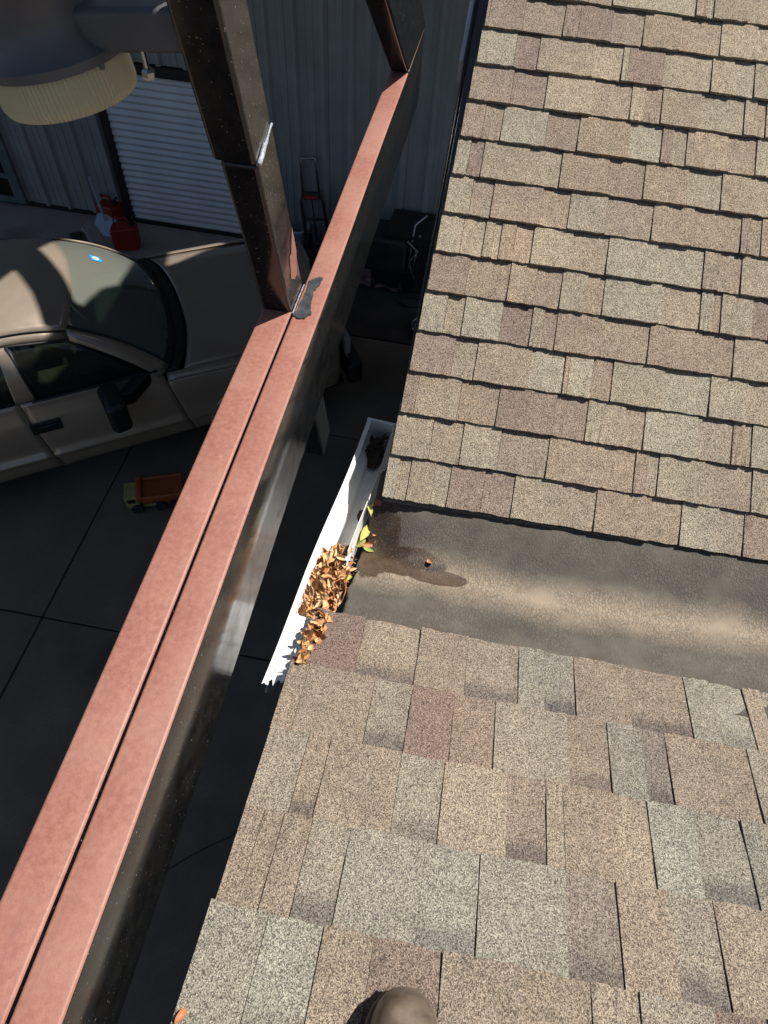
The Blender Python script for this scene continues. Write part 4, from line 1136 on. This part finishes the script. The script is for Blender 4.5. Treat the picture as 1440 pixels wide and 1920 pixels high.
MB().bb((-.33, -.125, .17), (-.24, -.119, .23)).bb((-.33, .119, .17), (-.24, .125, .23)).bb((-.365, -.09, .17), (-.359, .09, .23)).build('cab_window', 'black_plastic', cab)
MB().bb((-.30, -.10, .04), (.22, .10, .09)).build('toy_chassis', 'yellow', toy, bevel=.008)
for x in (-.24, .02, .17):
    for y in (-.125, .125): MB().lathe([(.02, -.03), (.062, -.03), (.066, 0), (.062, .03), (.02, .03)], (x, y, .067), V((0, 1, 0)), 18).build('toy_wheel', 'rubber', toy, smooth=False)

# ================================================================== BOOT of the person taking the picture
boot = thing('work_boot', 'worn brown leather boot toe on the near shingles at the bottom edge', 'boot')
tip = on_a((744, 1868))
BM = Matrix.Translation(tip + V((.006, 0, .018))) @ Matrix.Rotation(math.atan(-TA) * -1, 4, 'X') @ Matrix.Rotation(.10, 4, 'Z')
st_ = [(0.0, .010, .030, .020), (-.006, .021, .046, .028), (-.016, .030, .060, .036), (-.032, .037, .071, .044), (-.055, .042, .078, .050), (-.085, .046, .082, .056), (-.12, .046, .090, .06), (-.16, .045, .098, .06), (-.20, .040, .13, .06), (-.25, .038, .15, .06), (-.285, .030, .15, .06)]
def bt(a, b):
    k = a * (len(st_) - 1); i = min(int(k), len(st_) - 2); t = k - i
    y, hw, h, _ = [st_[i][q] * (1 - t) + st_[i + 1][q] * t for q in range(4)]
    an = math.pi * b; e = .72
    x = math.copysign(abs(math.cos(an)) ** e, math.cos(an)) * hw; z = .016 + (h - .016) * abs(math.sin(an)) ** .85
    return BM @ V((x, y, z))
MB().grid(bt, 40, 24).build('upper', 'leather', boot, smooth=True, solid=.003)
sole = MB(); n = 30
ol = [(st_[min(len(st_) - 1, k)][1] + .006, st_[k][0]) for k in range(len(st_))]
ring = [(x, y + (.006 if y == 0 else 0)) for x, y in ol] + [(-x, y + (.006 if y == 0 else 0)) for x, y in ol[::-1]]
m = len(ring)
for z in (-.013, .014):
    for x, y in ring: sole.v.append(tuple(BM @ V((x, y, z))))
for k in range(m): sole.f.append((k, (k + 1) % m, m + (k + 1) % m, m + k)); sole.mi.append(0)
sole.f.append(tuple(range(m))[::-1]); sole.f.append(tuple(m + k for k in range(m))); sole.mi += [0, 0]
sole.build('sole', 'rubber', boot)
MB().tube([BM @ V((x * .985, y - .002, .017)) for x, y in ring[::-1]], .0042, 6).build('welt', plain('boot_welt', (.16, .12, .08, 1), .7, .3, 90), boot, smooth=True)
MB().tube([BM @ V((x * .80, y - .010, .0205 + (.012 if abs(x) < .04 else .008))) for x, y in ring[::-1] if y > -.1], .0012, 5).build('stitching', plain('boot_thread', (.30, .25, .17, 1), .8, .3, 300), boot) if False else None
MB().tube([BM @ V((0, -.22, .10)), BM @ V((0, -.235, .2)), BM @ V((0, -.25, .30)), BM @ V((0, -.24, .46))], [.05, .055, .07, .075], 16).build('trouser_leg', 'denim', boot, smooth=True)
